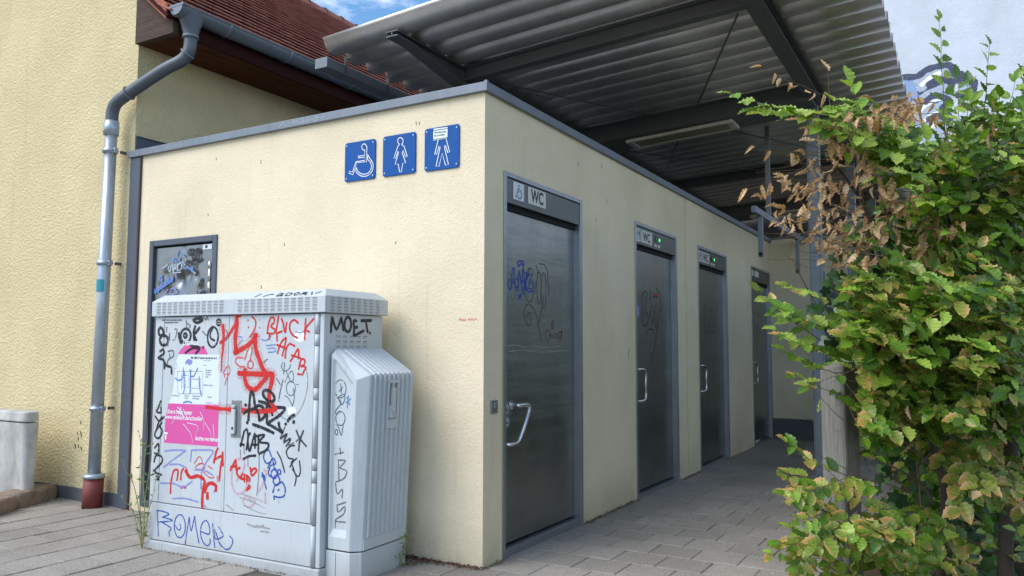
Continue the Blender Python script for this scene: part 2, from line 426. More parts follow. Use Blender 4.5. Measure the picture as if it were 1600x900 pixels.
for k, (x, y, r) in enumerate(spots):
    dz = random.uniform(-.0022, .0018); tx, ty = random.uniform(-.006, .006), random.uniform(-.006, .006)
    Mx = Matrix.Translation((x, y, dz)) @ Matrix.Rotation(math.pi/2*r, 4, 'Z') @ Matrix.Rotation(tx, 4, 'X') @ Matrix.Rotation(ty, 4, 'Y')
    if k < 298 and vis((x, y)) < 1e9:
        o = bpy.data.objects.new('paver', pmesh); col.objects.link(o); o.matrix_basis = Mx; o.parent = pave
    else:
        rest.add([Mx @ Vector(p) for p in pv], pf)
rest.build('pavers', M['paver'], pave, kind='stuff')
MB().box((1.93, -6, -.055), (9, 16, .004)).build('soil_bed', M['soil'], kind='structure')
MB().box((-9, -1.2, -.05), (-4.36, .02, .03)).build('planting_bed', M['soil'], kind='structure')

# ------------------------------------------------------------------ toilet building
KX0 = -3.50; KH = 2.90; KY1 = 8.2
kb = empty('toilet_building', (-1.7, 4, 0), 'low cream rendered public toilet building with grey metal coping and four steel doors', 'building')
wl = MB()
HX0, HX1, HZ0, HZ1 = -3.21, -2.40, .045, 2.165
wl.box((KX0, 0, -.05), (HX0, .2, KH)); wl.box((HX1, 0, -.05), (0, .2, KH)); wl.box((HX0, 0, HZ1), (HX1, .2, KH)); wl.box((HX0, 0, -.05), (HX1, .2, HZ0))
doors = [(.221, 1.394), (2.497, 3.653), (4.373, 5.563), (6.80, 7.97)]
ys = [.2]+[q for d in doors for q in d]+[KY1]
for a, b_ in zip(ys[::2], ys[1::2]): wl.box((-.2, a, -.05), (0, b_, 2.435))
wl.box((-.2, .2, 2.435), (0, KY1, KH))
wl.box((-.5, .2, -.05), (-.45, KY1, KH))
wall = wl.build('wall', M['kiosk'], kb)
MB().box((KX0, .2, KH-.06), (-.2, KY1, KH-.02)).build('flat_roof', M['zinc_dark'], kb)
MB().box((KX0+.14, .2, 0), (KX0+.16, KY1, KH-.06)).build('inner_wall', M['kiosk'], kb)
cp = MB(); cz0, cz1 = 2.884, 2.942
cp.prism([(-3.52, -.03, cz0), (.03, -.03, cz0), (.03, -.03, cz1), (-3.505, -.03, cz1)], (0, .25, 0))
cp.build('coping', M['zinc'], kb, bevel=.003)
MB().box((-.22, .2205, cz0), (.03, KY1+.02, cz1)).build('coping', M['zinc'], kb, bevel=.003)
MB().box((.012, -.034, cz0-.002), (.034, -.012, cz1+.006)).build('coping_corner', M['zinc'], kb, bevel=.002)
cj = MB()
for y in (2.7, 5.2, 7.6): cj.box((-.2, y, cz0-.002), (.032, y+.012, cz1+.002))
cj.box((-1.86, -.032, cz0-.002), (-1.848, .2, cz1+.002)); cj.box((-3.36, -.032, cz0-.002), (-3.352, .2, cz1+.002))
cj.build('coping_joint', M['zinc'], kb)
MB().box((KX0+.004, .02, KH), (KX0+.018, 6, 3.075)).box((KX0+.004, .02, 3.075), (KX0+.03, 6, 3.08)).build('roof_flashing', M['flash'], kb)
MB().box((KX0, -.014, 0), (-3.362, .0, cz0-.001)).build('corner_flashing', M['flash'], kb, bevel=.003)
MB().box((-3.372, -.017, 0), (-3.356, -.001, cz0-.001)).build('flashing_edge', mat('flashing_edge', srgb(70, 52, 54), .6), kb)
MB().box((-.004, 3.955, 0), (.0025, 3.963, 2.88)).build('wall_joint', mat('joint_filler', srgb(196, 184, 150), .8), kb)
# scratches and drill marks in the render
sc = Ink((0, 0, 0), (0, 1, 0), (0, 0, 1), (1, 0, 0), .0006)
for u, v, l in ((903, 254, 5), (940, 256, 6), (948, 312, 5), (931, 342, 3), (982, 545, 14)):
    a = on('x', 0, u, v); b_ = on('x', 0, u, v+l); sc.stroke([(a.y, a.z), (b_.y+.004, b_.z)], .008, smooth=False)
sc.build('wall_mark', P_['brown'], wall)
sc = Ink((0, 0, 0), (1, 0, 0), (0, 0, 1), (0, -1, 0), .0006)
for u, v, l in ((325, 334, 3), (763/2+26, 250, 6), (650, 190, 5), (655, 191, 4), (618, 378, 3), (444, 380, 4), (408, 446, 5), (338, 247, 3), (39, 0, 0)):
    if l == 0: continue
    a = on('y', 0, u, v); b_ = on('y', 0, u, v+l); sc.stroke([(a.x, a.z), (b_.x+.004, b_.z)], .006, smooth=False)
sc.build('wall_mark', P_['brown'], wall)
sc = Ink((0, 0, 0), (1, 0, 0), (0, 0, 1), (0, -1, 0), .0006)
q = lambda X, Y: (lambda a: (a.x, a.z))(on('y', 0, 400+X/3, 300+Y/3))
for pts in ([(952, 602), (958, 592), (962, 604), (970, 596), (976, 606), (982, 594)], [(992, 600), (1000, 594), (1006, 602), (1014, 592), (1020, 602), (1028, 594), (1038, 598)]):
    sc.stroke([q(*p) for p in pts], .004)
sc.build('wall_scribble', P_['palered'], wall, label='tiny red handwriting on the front wall')

sc = Ink((0, -.030, 0), (1, 0, 0), (0, 0, 1), (0, -1, 0), .0006)
for k in range(16):
    x = -1.75+.028*k; z = 2.912
    sc.stroke([(x, z-.018), (x+random.uniform(0, .02), z+random.uniform(.0, .022)), (x+.02, z-random.uniform(0, .02)), (x+random.uniform(.01, .045), z+.015)], .003)
for k in range(7):
    x = -3.02+.03*k; sc.stroke([(x, 2.90), (x+.01, 2.925), (x+.02, 2.905), (x+.03, 2.92)], .003)
sc.build('coping_scribble', P_['scratch'], kb, label='pale scratched tag on the front coping')
def ext(M_, pts): return [M_(*p) for p in pts]
def pxmap(ax, c, ox, oy, k):
    def f(X, Y):
        p = on(ax, c, ox+X/k, oy+Y/k)
        return (p.y, p.z) if ax == 'x' else (p.x, p.z)
    return f
LX = -.045                                              # face of the recessed door leaves
def door(i, y0, y1, lab):
    fr = MB(); j = .036
    fr.box((-.13, y0, -.01), (.010, y0+j, 2.435)); fr.box((-.13, y1-j, -.01), (.010, y1, 2.435))
    fr.box((-.13, y0+j, 2.405), (.010, y1-j, 2.435))
    th = .05 if i == 0 else .028
    fr.box((-.13, y0+j, -.01), (-.002, y1-j, th))
    frame = fr.build('door_frame', M['steel_frame'], kb, bevel=.002)
    MB().box((-.03, y0+j+.004, 2.238), (.002, y1-j-.004, 2.400)).build('transom_panel', M['steel_head'], frame, bevel=.002)
    MB().box((-.12, y0+j, 2.20), (-.03, y1-j, 2.238)).build('shadow_gap', M['gap'], frame)
    leaf = MB().box((LX-.045, y0+j+.006, th+.018), (LX, y1-j-.010, 2.212)).build('door', M['steel'], kb, bevel=.002, label=lab)
    # inner steel reveal on the hinge side
    MB().box((LX+.001, y1-j-.012, th), (.006, y1-j-.001, 2.236)).build('reveal', M['steel_frame'], frame)
    MB().box((-.004, y0-.028, 0), (.004, y0-.002, 2.44)).build('sealant_strip', mat('sealant', srgb(222, 212, 170), .7), frame)
    return frame, leaf
labs = ['wide steel door with slanted grab handle and blue scrawl', 'steel door with D-shaped pull and grey scrawl',
        'third steel door with D-shaped pull and narrow scrawl', 'farthest steel door, half behind the leaves']
dl = [door(i, a, b_, labs[i]) for i, (a, b_) in enumerate(doors)]
# plates over the doors
def icon_wheel(ink, cx, cz, s, wd):
    ink.dot((cx, cz+.42*s), .07*s)
    ink.stroke([(cx, cz+.36*s), (cx+.01*s, cz+.02*s), (cx-.2*s, cz+.0*s), (cx-.3*s, cz-.32*s), (cx-.42*s, cz-.36*s)], wd, smooth=False)
    ink.stroke([(cx, cz+.15*s), (cx-.2*s, cz+.15*s)], wd, smooth=False)
    ink.ell((cx+.08*s, cz-.14*s), .28*s, .28*s, wd, 0, -150, 75)
def icon_person(ink, cx, cz, s, wd):
    ink.dot((cx, cz+.42*s), .09*s)
    ink.poly([(cx-.12*s, cz+.30*s), (cx+.12*s, cz+.30*s), (cx+.12*s, cz-.05*s), (cx+.05*s, cz-.05*s), (cx+.05*s, cz-.48*s), (cx-.05*s, cz-.48*s), (cx-.05*s, cz-.05*s), (cx-.12*s, cz-.05*s)][::-1])
def plate(y0, y1, z0, z1, par, m_='white_plate', lab=None):
    return MB().box((.002, y0, z0), (.006, y1, z1)).build('plate', M[m_], par, bevel=.002, label=lab)
def wc(par, y, z, size, sx=.80):
    return text_mesh('lettering', 'WC', size, (.0062, y, z), (0, 1, 0), (0, 0, 1), P_['ink'], par, h=.0008, bold=size*.028, sx=sx)
fr, _ = dl[0]
plate(.545, .800, 2.275, 2.398-.008, fr, lab='plate reading WC'); wc(fr, .585, 2.296, .118, .86)
plate(.345, .488, 2.272, 2.390, fr, 'pale_plate', 'plate with wheelchair symbol')
k_ = Ink((0.0062, 0, 0), (0, 1, 0), (0, 0, 1), (1, 0, 0), .0008); icon_wheel(k_, .415, 2.328, .10, .006); k_.build('wheelchair_symbol', P_['ink'], fr)
for i in (1, 2):
    fr, _ = dl[i]; y0 = doors[i][0]
    plate(y0+.165, y0+.445, 2.262, 2.380, fr, lab='plate reading WC'); wc(fr, y0+.205, 2.282, .115, .92)
    plate(y0+.050, y0+.145, 2.262, 2.380, fr, 'pale_plate', 'plate with two standing figures')
    k_ = Ink((0.0062, 0, 0), (0, 1, 0), (0, 0, 1), (1, 0, 0), .0008)
    icon_person(k_, y0+.078, 2.322, .095, .01); icon_person(k_, y0+.118, 2.322, .095, .01); k_.build('figures_symbol', P_['ink'], fr)
    for yy, mm, nm in ((.545, 'red_led', 'red_indicator'), (.640, 'green_led', 'green_indicator')):
        MB().tube([(.002, y0+yy, 2.335), (.010, y0+yy, 2.335)], .018, 14).build(nm, M[mm], fr)
        MB().tube([(.001, y0+yy, 2.335), (.006, y0+yy, 2.335)], .027, 14).build('indicator_rim', M['black'], fr)
        MB().box((.002, y0+yy-.03, 2.262), (.0045, y0+yy+.03, 2.288)).build('indicator_label', M['white_plate'], fr)
fr, _ = dl[3]; y0 = doors[3][0]
plate(y0+.06, y0+.15, 2.30, 2.385, fr); plate(y0+.22, y0+.46, 2.30, 2.385, fr)
# handles and locks
def hpts(lst, x): return [on('x', x, *p) for p in lst]
hx = LX+.07
h = MB(); A = [(LX, .400, .945), (hx-.005, .415, .958), (hx, .50, .955), (hx+.003, .535, .935), (hx, .50, .88), (hx, .41, .745), (hx-.003, .375, .722), (hx-.02, .33, .708), (LX, .275, .705)]
A = [Vector(p) for p in ((LX, .405, .935), (hx-.01, .405, .935), (hx, .455, .937), (hx, .515, .930), (hx, .528, .905), (hx, .47, .81), (hx, .40, .722), (hx-.004, .355, .700), (hx-.008, .30, .697), (LX, .275, .697))]
h.tube(catmull(A, 5), .0135, 12)
h.tube([(LX, .405, .935), (LX+.008, .405, .935)], .028, 16); h.tube([(LX, .279, .697), (LX+.008, .279, .697)], .028, 16)
h.build('handle', M['steel_bright'], dl[0][1])
for z in (.91, .83):
    lk = MB().tube([(LX, .345, z), (LX+.010, .345, z)], .028, 18).build('lock_rosette', M['nickel'], dl[0][1])
    MB().tube([(LX+.010, .345, z), (LX+.022, .345, z)], .011, 12).build('lock_cylinder', M['steel_frame'], dl[0][1])
for i in (1, 2, 3):
    y0 = doors[i][0]; a = y0+.075
    A = [(LX, a, 1.12), (LX+.045, a+.01, 1.12), (LX+.062, a+.07, 1.118), (LX+.066, a+.12, 1.09), (LX+.066, a+.12, .98), (LX+.066, a+.12, .87), (LX+.062, a+.07, .842), (LX+.045, a+.01, .84), (LX, a, .84)]
    MB().tube(catmull([Vector(p) for p in A], 4), .012, 10).build('handle', M['steel_bright'], dl[i][1])
    for z in (1.40, 1.315, 1.225):
        MB().tube([(LX, y0+.085, z), (LX+.012, y0+.085, z)], .026, 16).tube([(LX+.012, y0+.085, z), (LX+.030, y0+.085, z)], .012, 12).build('lock_rosette', M['nickel'], dl[i][1])
MB().box((0, .078, .905), (.012, .150, .985)).box((.012, .098, .935), (.022, .130, .968)).build('push_plate', M['steel_frame'], kb, bevel=.003)
# scrawls on the doors
f = pxmap('x', LX, 780, 380, 5); s_ = .0022
d1 = Ink((LX, 0, 0), (0, 1, 0), (0, 0, 1), (1, 0, 0), .0008)
for pts in ([(75, 280), (68, 320), (85, 365), (105, 300), (120, 210), (108, 200), (92, 290), (100, 350)], [(108, 295), (122, 320), (136, 375)],
            [(150, 370), (155, 210), (175, 330), (184, 190), (198, 300), (190, 370)], [(214, 225), (206, 300), (210, 370)], [(240, 240), (208, 300), (228, 392)],
            [(230, 380), (256, 375), (267, 330), (255, 292), (238, 290), (232, 350), (250, 355)], [(150, 180), (144, 152), (165, 140), (190, 150), (190, 182)], [(152, 182), (170, 160), (188, 180)],
            [(200, 230), (225, 240), (242, 242)]):
    d1.stroke(ext(f, pts), .0105)
d1.ell(f(136, 310), .024, .032, .0095); d1.ell(f(190, 345), .022, .045, .0095)
d1.poly(ext(f, [(178, 398), (142, 404), (152, 420), (140, 448), (160, 428), (166, 440)]))
d1.build('scrawl', P_['blue'], dl[0][1], label='blue marker scrawl with an arrow')
d1 = Ink((LX, 0, 0), (0, 1, 0), (0, 0, 1), (1, 0, 0), .0005)
for pts in ([(242, 200), (225, 230), (214, 290)], [(222, 205), (245, 195), (262, 220), (250, 270), (235, 300), (262, 340), (262, 420), (240, 458), (215, 440), (203, 390)],
            [(290, 170), (298, 205), (300, 245)], [(288, 300), (282, 350), (275, 395)], [(315, 162), (350, 170), (375, 215), (378, 290), (388, 340), (388, 385), (380, 412)],
            [(350, 405), (335, 500), (312, 600), (300, 640)], [(328, 760), (310, 660), (285, 550), (245, 482), (208, 488), (194, 545), (205, 610), (232, 640), (248, 600), (242, 545), (222, 555), (228, 580)]):
    d1.stroke(ext(f, pts), .0085)
for cx_, cy_, rx, ry in ((310, 350, .032, .115), (347, 368, .036, .125)): d1.ell(f(cx_, cy_), rx, ry, .0085)
d1.build('scrawl', P_['brown'], dl[0][1], label='faded brown loops and spiral')
d1 = Ink((LX, 0, 0), (0, 1, 0), (0, 0, 1), (1, 0, 0), .0005)
for pts in ([(410, 600), (424, 612), (408, 630), (426, 655), (412, 668), (404, 650), (424, 618)], [(385, 680), (366, 690), (362, 740), (380, 768)], [(395, 680), (395, 748)], [(396, 722), (410, 712), (412, 748)],
            [(425, 712), (426, 748)], [(438, 750), (440, 712), (452, 712), (454, 748)], [(486, 690), (466, 700), (466, 740), (484, 742), (488, 680), (478, 765)]):
    d1.stroke(ext(f, pts), .006)
d1.build('scrawl', P_['darkred'], dl[0][1], label='small dark red scrawl')
d1 = Ink((LX, 0, 0), (0, 1, 0), (0, 0, 1), (1, 0, 0), .0004)
for pts in ([(280, 0), (300, 30), (296, 80), (260, 95), (240, 60)], [(250, 10), (255, 90)], [(500, 360), (545, 460), (490, 480)], [(140, 450), (140, 560)], [(172, 440), (176, 620)], [(195, 640), (196, 700)],
            [(60, 805), (120, 795), (200, 812), (270, 800), (360, 815), (500, 800)], [(80, 845), (200, 835), (330, 850), (520, 838)], [(480, 660), (545, 650), (545, 740)]):
    d1.stroke(ext(f, pts), .005)
d1.build('scratches', P_['smear'], dl[0][1])
f = pxmap('x', LX, 980, 420, 4.09); d1 = Ink((LX, 0, 0), (0, 1, 0), (0, 0, 1), (1, 0, 0), .0006)
for pts in ([(92, 178), (105, 150), (118, 142), (127, 165), (118, 230), (108, 298)], [(92, 180), (95, 270), (98, 350), (112, 366), (130, 345), (134, 300), (120, 280)], [(142, 125), (151, 165), (144, 202)],
            [(146, 262), (142, 312)], [(183, 118), (204, 160), (211, 225), (215, 292)], [(205, 262), (212, 265)], [(118, 440), (130, 395), (160, 388), (178, 440)], [(190, 350), (188, 430), (150, 610)]):
    d1.stroke(ext(f, pts), .009)
d1.ell(f(160, 290), .035, .082, .009); d1.ell(f(186, 306), .042, .115, .009)
d1.build('scrawl', P_['ink'], dl[1][1], label='dark loops scrawled on the second door')
a = f(165, 158); b_ = f(194, 188); mz = f(165, 172)[1]
st = MB().box((LX, a[0], mz), (LX+.001, b_[0], a[1])).build('sticker', P_['red'], dl[1][1]); MB().box((LX, a[0], b_[1]), (LX+.0011, b_[0], mz-.0005)).build('sticker', P_['ink'], dl[1][1])
a = f(58, 235); b_ = f(76, 305); MB().box((LX, a[0], b_[1]), (LX+.001, b_[0], a[1])).build('sticker', P_['graffblue'], dl[1][1])
f = pxmap('x', LX, 1080, 420, 4.09); d1 = Ink((LX, 0, 0), (0, 1, 0), (0, 0, 1), (1, 0, 0), .0006)
for pts in ([(80, 255), (95, 228), (102, 300), (98, 400), (86, 380), (82, 300)], [(85, 250), (88, 400), (100, 440), (106, 380)], [(118, 250), (120, 290)], [(112, 340), (116, 408)], [(125, 265), (140, 270)],
            [(124, 320), (122, 400), (136, 405), (138, 320), (126, 318)], [(145, 280), (156, 310), (150, 410)], [(140, 300), (138, 400), (150, 412)]):
    d1.stroke(ext(f, pts), .009)
d1.build('scrawl', P_['brown'], dl[2][1], label='narrow loops scrawled on the third door')
f = pxmap('x', LX, 800, 300, 3); d1 = Ink((LX, 0, 0), (0, 1, 0), (0, 0, 1), (1, 0, 0), .0006)
for pts in ([(1140, 640), (1150, 630), (1148, 700), (1140, 680)], [(1150, 640), (1158, 720)], [(1148, 568), (1160, 575), (1150, 582)]): d1.stroke(ext(f, pts), .01)
d1.build('scrawl', P_['brown'], dl[3][1])

# access hatch in the front wall
hf = MB(); j = .05
hf.box((HX0, -.012, HZ0), (HX0+j, .10, HZ1)); hf.box((HX1-j, -.012, HZ0), (HX1, .10, HZ1)); hf.box((HX0+j, -.012, HZ1-j), (HX1-j, .10, HZ1)); hf.box((HX0+j, -.012, HZ0), (HX1-j, .10, HZ0+j))
hfr = hf.build('hatch_frame', M['flash'], kb, bevel=.006)
# leaf: a fine grid with round dents hammered into it
nx_, nz_ = 60, 110; X0, X1, Z0, Z1 = HX0+j+.006, HX1-j-.006, HZ0+j, HZ1-j-.014
f = pxmap('y', 0, 230, 360, 7.5)
dents = [(f(420, 205), .035, .010), (f(205, 520), .05, .013), (f(360, 570), .075, .026), (f(468, 520), .06, .020), (f(562, 540), .04, .014), (f(245, 715), .05, .014), (f(135, 655), .04, .010), (f(608, 695), .05, .014), (f(390, 620), .12, .014), (f(200, 745), .05, .010)]
vs = []
for a in range(nz_+1):
    for b_ in range(nx_+1):
        x = X0+(X1-X0)*b_/nx_; z = Z0+(Z1-Z0)*a/nz_; y = .012
        for (c, r, d) in dents:
            q2 = ((x-c[0])**2+(z-c[1])**2)/(r*r)
            y += d*math.exp(-q2*2.2)
        vs.append((x, y, z))
fs = [(a*(nx_+1)+b_, a*(nx_+1)+b_+1, (a+1)*(nx_+1)+b_+1, (a+1)*(nx_+1)+b_) for a in range(nz_) for b_ in range(nx_)]
hl = MB().add(vs, fs, 0, True).build('hatch_door', M['hatch'], kb, label='dented steel hatch door covered in small scrawls')
MB().box((HX0+j, .06, HZ0+j), (HX1-j, .07, HZ1-j)).build('hatch_back', M['gap'], kb)
MB().tube([(-2.475, -.006, 1.72), (-2.475, -.006, 1.80)], .013, 10).tube([(-2.475, -.006, 1.805), (-2.475, -.006, 1.90)], .013, 10).tube([(-2.475, -.006, 1.905), (-2.475, -.006, 1.96)], .013, 10).build('hinge', M['steel_bright'], hfr)
a = f(648, 165); b_ = f(750, 215)
sk = MB().box((a[0], .005, b_[1]), (b_[0], .009, a[1])).build('sticker', M['pale_plate'], hl); a = f(675, 172); b_ = f(700, 205)
MB().box((a[0], .004, b_[1]), (b_[0], .0049, a[1])).build('sticker_mark', P_['ink'], hl)
def hink(cn, lst, wd, lab=None):
    k_ = Ink((0, .004, 0), (1, 0, 0), (0, 0, 1), (0, -1, 0), .0006)
    for p in lst: k_.stroke(ext(f, p), wd)
    k_.build('scrawl', P_[cn], hl, lab)
hink('black', [[(500, 225), (475, 240), (480, 285), (510, 280), (515, 225), (500, 222)], [(515, 235), (525, 320), (550, 330), (545, 215)], [(550, 240), (600, 210), (570, 265), (620, 225), (580, 300), (570, 400)], [(560, 330), (595, 370), (620, 240)], [(450, 410), (470, 345), (480, 380), (540, 345)], [(600, 365), (615, 340)], [(622, 362), (636, 325)], [(500, 415), (535, 385)], [(565, 400), (568, 530)],
     [(600, 650), (638, 560), (632, 680)], [(580, 710), (600, 765), (640, 705), (620, 750), (665, 705), (640, 765), (685, 740)]], .013, 'black marker scrawl')
hink('silver', [[(250, 420), (240, 450), (262, 480), (275, 410)], [(290, 400), (300, 490), (310, 400)], [(325, 395), (320, 460), (350, 400), (345, 470)], [(360, 390), (355, 470), (400, 440), (390, 380), (365, 395)], [(400, 360), (470, 430), (560, 500)], [(170, 445), (215, 420), (230, 395)], [(300, 500), (390, 488)]], .008)
hink('lightblue', [[(290, 380), (300, 330), (340, 365), (375, 320), (370, 370)], [(415, 380), (430, 440), (465, 440), (530, 450)], [(130, 560), (160, 530), (165, 600), (140, 560)], [(85, 690), (90, 740), (120, 660), (120, 730), (160, 620), (170, 680), (200, 600), (210, 650), (240, 560), (250, 620), (290, 545), (290, 600)], [(95, 720), (290, 590)], [(340, 300), (355, 240)], [(400, 280), (440, 310)], [(520, 420), (530, 480), (500, 460)]], .012, 'light blue scrawl')
hink('violet', [[(255, 745), (330, 740), (325, 690), (280, 680), (262, 720)], [(150, 775), (240, 770), (310, 772)], [(190, 740), (240, 690)], [(425, 730), (430, 775), (490, 765), (430, 745)], [(330, 515), (335, 570)]], .009)

# ------------------------------------------------------------------ blue pictogram signs on the front wall
f = pxmap('y', -.011, 530, 180, 7.5)
def sign(x0, x1, z0, z1, label, group='blue enamel pictogram plates'):
    t = empty('pictogram_sign', ((x0+x1)/2, -.005, z0), label, 'sign', group)
    r = .018; pts = []
    for cx_, cz_, a0 in ((x1-r, z0+r, -90), (x1-r, z1-r, 0), (x0+r, z1-r, 90), (x0+r, z0+r, 180)):
        for a in range(0, 91, 30): pts.append((cx_+r*math.cos(R_(a0+a)), -.001, cz_+r*math.sin(R_(a0+a))))
    MB().prism(pts, (0, -.009, 0)).build('plate', M['blue'], t, bevel=.0025)
    for sx_ in (x0+.018, x1-.018):
        for sz_ in (z0+.022, z1-.022): MB().tube([(sx_, -.009, sz_), (sx_, -.0135, sz_)], .0048, 10).build('screw', M['steel_bright'], t)
    return t
s1 = sign(-1.128, -.860, 2.433, 2.704, 'blue sign with outlined wheelchair user, left of the woman sign')
s2 = sign(-.795, -.524, 2.434, 2.706, 'blue sign with outlined woman, middle one of the row')
s3 = sign(-.452, -.184, 2.432, 2.710, 'blue sign with outlined man, its head covered by a white sticker')
def sink(t, lst, closed=False):
    k_ = Ink((0, -.0105, 0), (1, 0, 0), (0, 0, 1), (0, -1, 0), .0008)
    for p in lst: k_.stroke(ext(f, p), .0044, smooth=False, closed=closed)
    return k_.build('pictogram', P_['white'], t)
def arc(cx_, cy_, rx, ry, a0, a1, n=14): return [(cx_+rx*math.cos(R_(a0+(a1-a0)*i/n)), cy_+ry*math.sin(R_(a0+(a1-a0)*i/n))) for i in range(n+1)]
sink(s1, [[(300, 408)]+arc(292, 372, 28, 36, 75, 345, 12)+[(325, 365), (322, 545), (205, 556), (162, 700), (115, 680), (120, 658), (155, 668), (196, 545), (300, 530), (302, 492), (222, 500), (222, 481), (300, 470), (300, 408)],
          [(335, 462)]+arc(290, 600, 108, 117, -55, 155, 22)[1:]+[(205, 612)]+arc(290, 600, 88, 92, 165, -60, 22)+[(335, 462)]])
sink(s2, [[(705, 345)]+arc(718, 303, 32, 40, 115, 425, 16)+[(738, 345), (762, 368), (798, 484), (778, 490), (747, 412), (738, 440), (779, 558), (744, 565), (729, 664), (708, 664), (692, 574), (655, 576), (696, 440), (690, 420), (662, 508), (641, 504), (688, 366), (705, 345)]])
sink(s3, [[(1160, 290), (1120, 458), (1140, 461), (1172, 362), (1184, 372), (1135, 600), (1170, 598), (1207, 446), (1246, 585), (1281, 579), (1232, 370), (1243, 350), (1273, 438), (1295, 434), (1255, 282)]])
k_ = Ink((0, -.0105, 0), (1, 0, 0), (0, 0, 1), (0, -1, 0), .0012); k_.poly(ext(f, [(1105, 160), (1103, 298), (1268, 272), (1272, 138)]), .0016)
stk = k_.build('sticker', P_['white'], s3, 'white sticker with green print')
k_ = Ink((0, -.0105, 0), (1, 0, 0), (0, 0, 1), (0, -1, 0), .0030)
k_.stroke(ext(f, [(1106, 180), (1271, 156)]), .0035, smooth=False); k_.stroke(ext(f, [(1104, 286), (1268, 262)]), .0035, smooth=False)
for r_, (yy, x0, x1) in enumerate(((215, 1120, 1250), (250, 1118, 1235))):
    x = x0
    while x < x1:
        hh = random.choice((16, 20)); k_.stroke(ext(f, [(x, yy-(x-1120)*.12), (x+2, yy-hh-(x-1120)*.12), (x+8, yy-hh+6-(x-1120)*.12), (x+9, yy-(x-1120)*.12)]), .0020, smooth=False); x += 14
k_.build('sticker_print', P_['green'], stk)
# ------------------------------------------------------------------ rear wall closing the passage
rw = empty('rear_wall', (1, 8.1, 0), 'cream rendered wall with grey painted foot closing the passage', 'wall')
MB().box((.001, 8.0, -.05), (2.3, 8.2, 2.93)).build('wall', M['kiosk'], rw)
MB().box((.002, 7.985, -.02), (2.302, 8.0, .295)).build('plinth', M['plinth'], rw, bevel=.003)
MB().box((-.02, 7.97, 2.931), (2.32, 8.22, 2.96)).build('coping', M['zinc_dark'], rw)

# ------------------------------------------------------------------ white building
wb = empty('white_building', (10, 17, 0), 'tall white rendered building with silver graffiti behind the canopy', 'building')
wbm = MB().box((.2, 14, -.05), (24, 24, 16)).build('wall', M['white'], wb)
f = pxmap('y', 14, 1370, 0, 3.748)
def wink(cn, lst, wd, lab=None, polys=()):
    k_ = Ink((0, 14, 0), (1, 0, 0), (0, 0, 1), (0, -1, 0), .004)
    for p in polys: k_.poly(ext(f, p)[::-1], .003)
    for p in lst: k_.stroke(ext(f, p), wd)
    k_.build('graffiti', P_[cn], wbm, lab)
wink('graffblue', [], .1, 'silver-blue spray filling', [[(150, 460), (235, 450), (300, 410), (380, 385), (430, 385), (460, 430), (440, 560), (430, 700), (400, 800), (330, 870), (280, 860), (240, 760), (200, 640)]])
wink('silver', [[(240, 480), (300, 420), (360, 400), (420, 420)], [(250, 520), (320, 450), (400, 440)], [(230, 620), (300, 560), (400, 520), (430, 560)], [(240, 680), (320, 640), (400, 620)], [(260, 740), (330, 700), (410, 690)], [(280, 800), (330, 760), (400, 750)], [(290, 840), (340, 810), (380, 800)], [(470, 470), (520, 450), (550, 500), (500, 540)]], .16)
wink('white', [[(260, 500), (310, 455), (370, 425)], [(250, 650), (310, 600), (390, 570)], [(270, 710), (330, 670), (400, 655)], [(290, 775), (340, 735), (390, 725)]], .07)
wink('navy', [[(150, 452), (235, 448), (290, 410), (360, 388), (415, 382), (440, 395), (455, 430), (500, 435)], [(455, 470), (560, 470), (565, 520), (540, 535), (470, 560)], [(300, 500), (350, 470), (420, 470), (440, 500)], [(280, 600), (340, 560), (420, 590), (380, 640)], [(300, 700), (360, 680), (420, 700)], [(235, 600), (240, 660), (260, 700)], [(290, 780), (350, 760), (400, 790)], [(250, 540), (330, 520), (380, 540)], [(330, 440), (360, 520), (340, 600)], [(400, 430), (420, 520), (410, 640), (430, 700)]], .11, 'dark outlines')

# ------------------------------------------------------------------ house with tiled roof
HXC = -3.50; RX, RZ = -5.90, 6.44; PS = .84
def rz(x): return 4.05+PS*(-3.05-x)
hs = empty('house', (-6, 6, 0), 'yellow roughcast house with red tiled roof, brown eaves and long grey downpipe', 'house')
WX = 2*RX-HXC
gp = [(HXC, .02, -.05), (HXC, .02, rz(HXC)-.14), (RX, .02, rz(RX)-.14), (WX, .02, rz(HXC)-.14), (WX, .02, -.05)]
MB().prism(gp, (0, 13.5, 0)).build('wall', M['yellow'], hs)
MB().box((WX+.01, .010, -.03), (HXC-.003, .0195, .105)).build('plinth', M['plinth'], hs)
# mortar skim band left of the flashing
rt = MB(); ang = math.atan(PS); cx_, sx_ = math.cos(ang), math.sin(ang)
sl = Vector((-cx_, 0, sx_)); nr = Vector((sx_, 0, cx_))
E0 = Vector((-2.99, 0, rz(-2.99)))
n_c = 0; s = 0.0; L = (Vector((RX, 0, RZ))-E0).length
while s < L-.02:
    yy = -.085+(.09 if n_c % 2 else 0)
    while yy < 9.5:
        jl = random.uniform(-.006, .006); lift = random.uniform(0, .005)
        a = E0+sl*(s+jl); p = [a+nr*(.036+lift*.6), a+nr*(.050+lift*.6), a+sl*.185+nr*.012, a+sl*.185+nr*(-.004)]
        v = []
        for q in p: v += [Vector((q.x, yy+.003, q.z)), Vector((q.x, yy+.172, q.z))]
        # rounded lower edge: middle of the front pushed down slope
        fl = sl*-.007
        v += [Vector((p[0].x, yy+.0875, p[0].z))+fl, Vector((p[1].x, yy+.0875, p[1].z))+fl]
        rt.add(v, [(2, 4, 5, 3, 9), (0, 2, 9, 8), (8, 9, 3, 1), (0, 6, 4, 2), (1, 3, 5, 7), (4, 6, 7, 5)])
        yy += .18
    s += .138; n_c += 1
rf = MB()
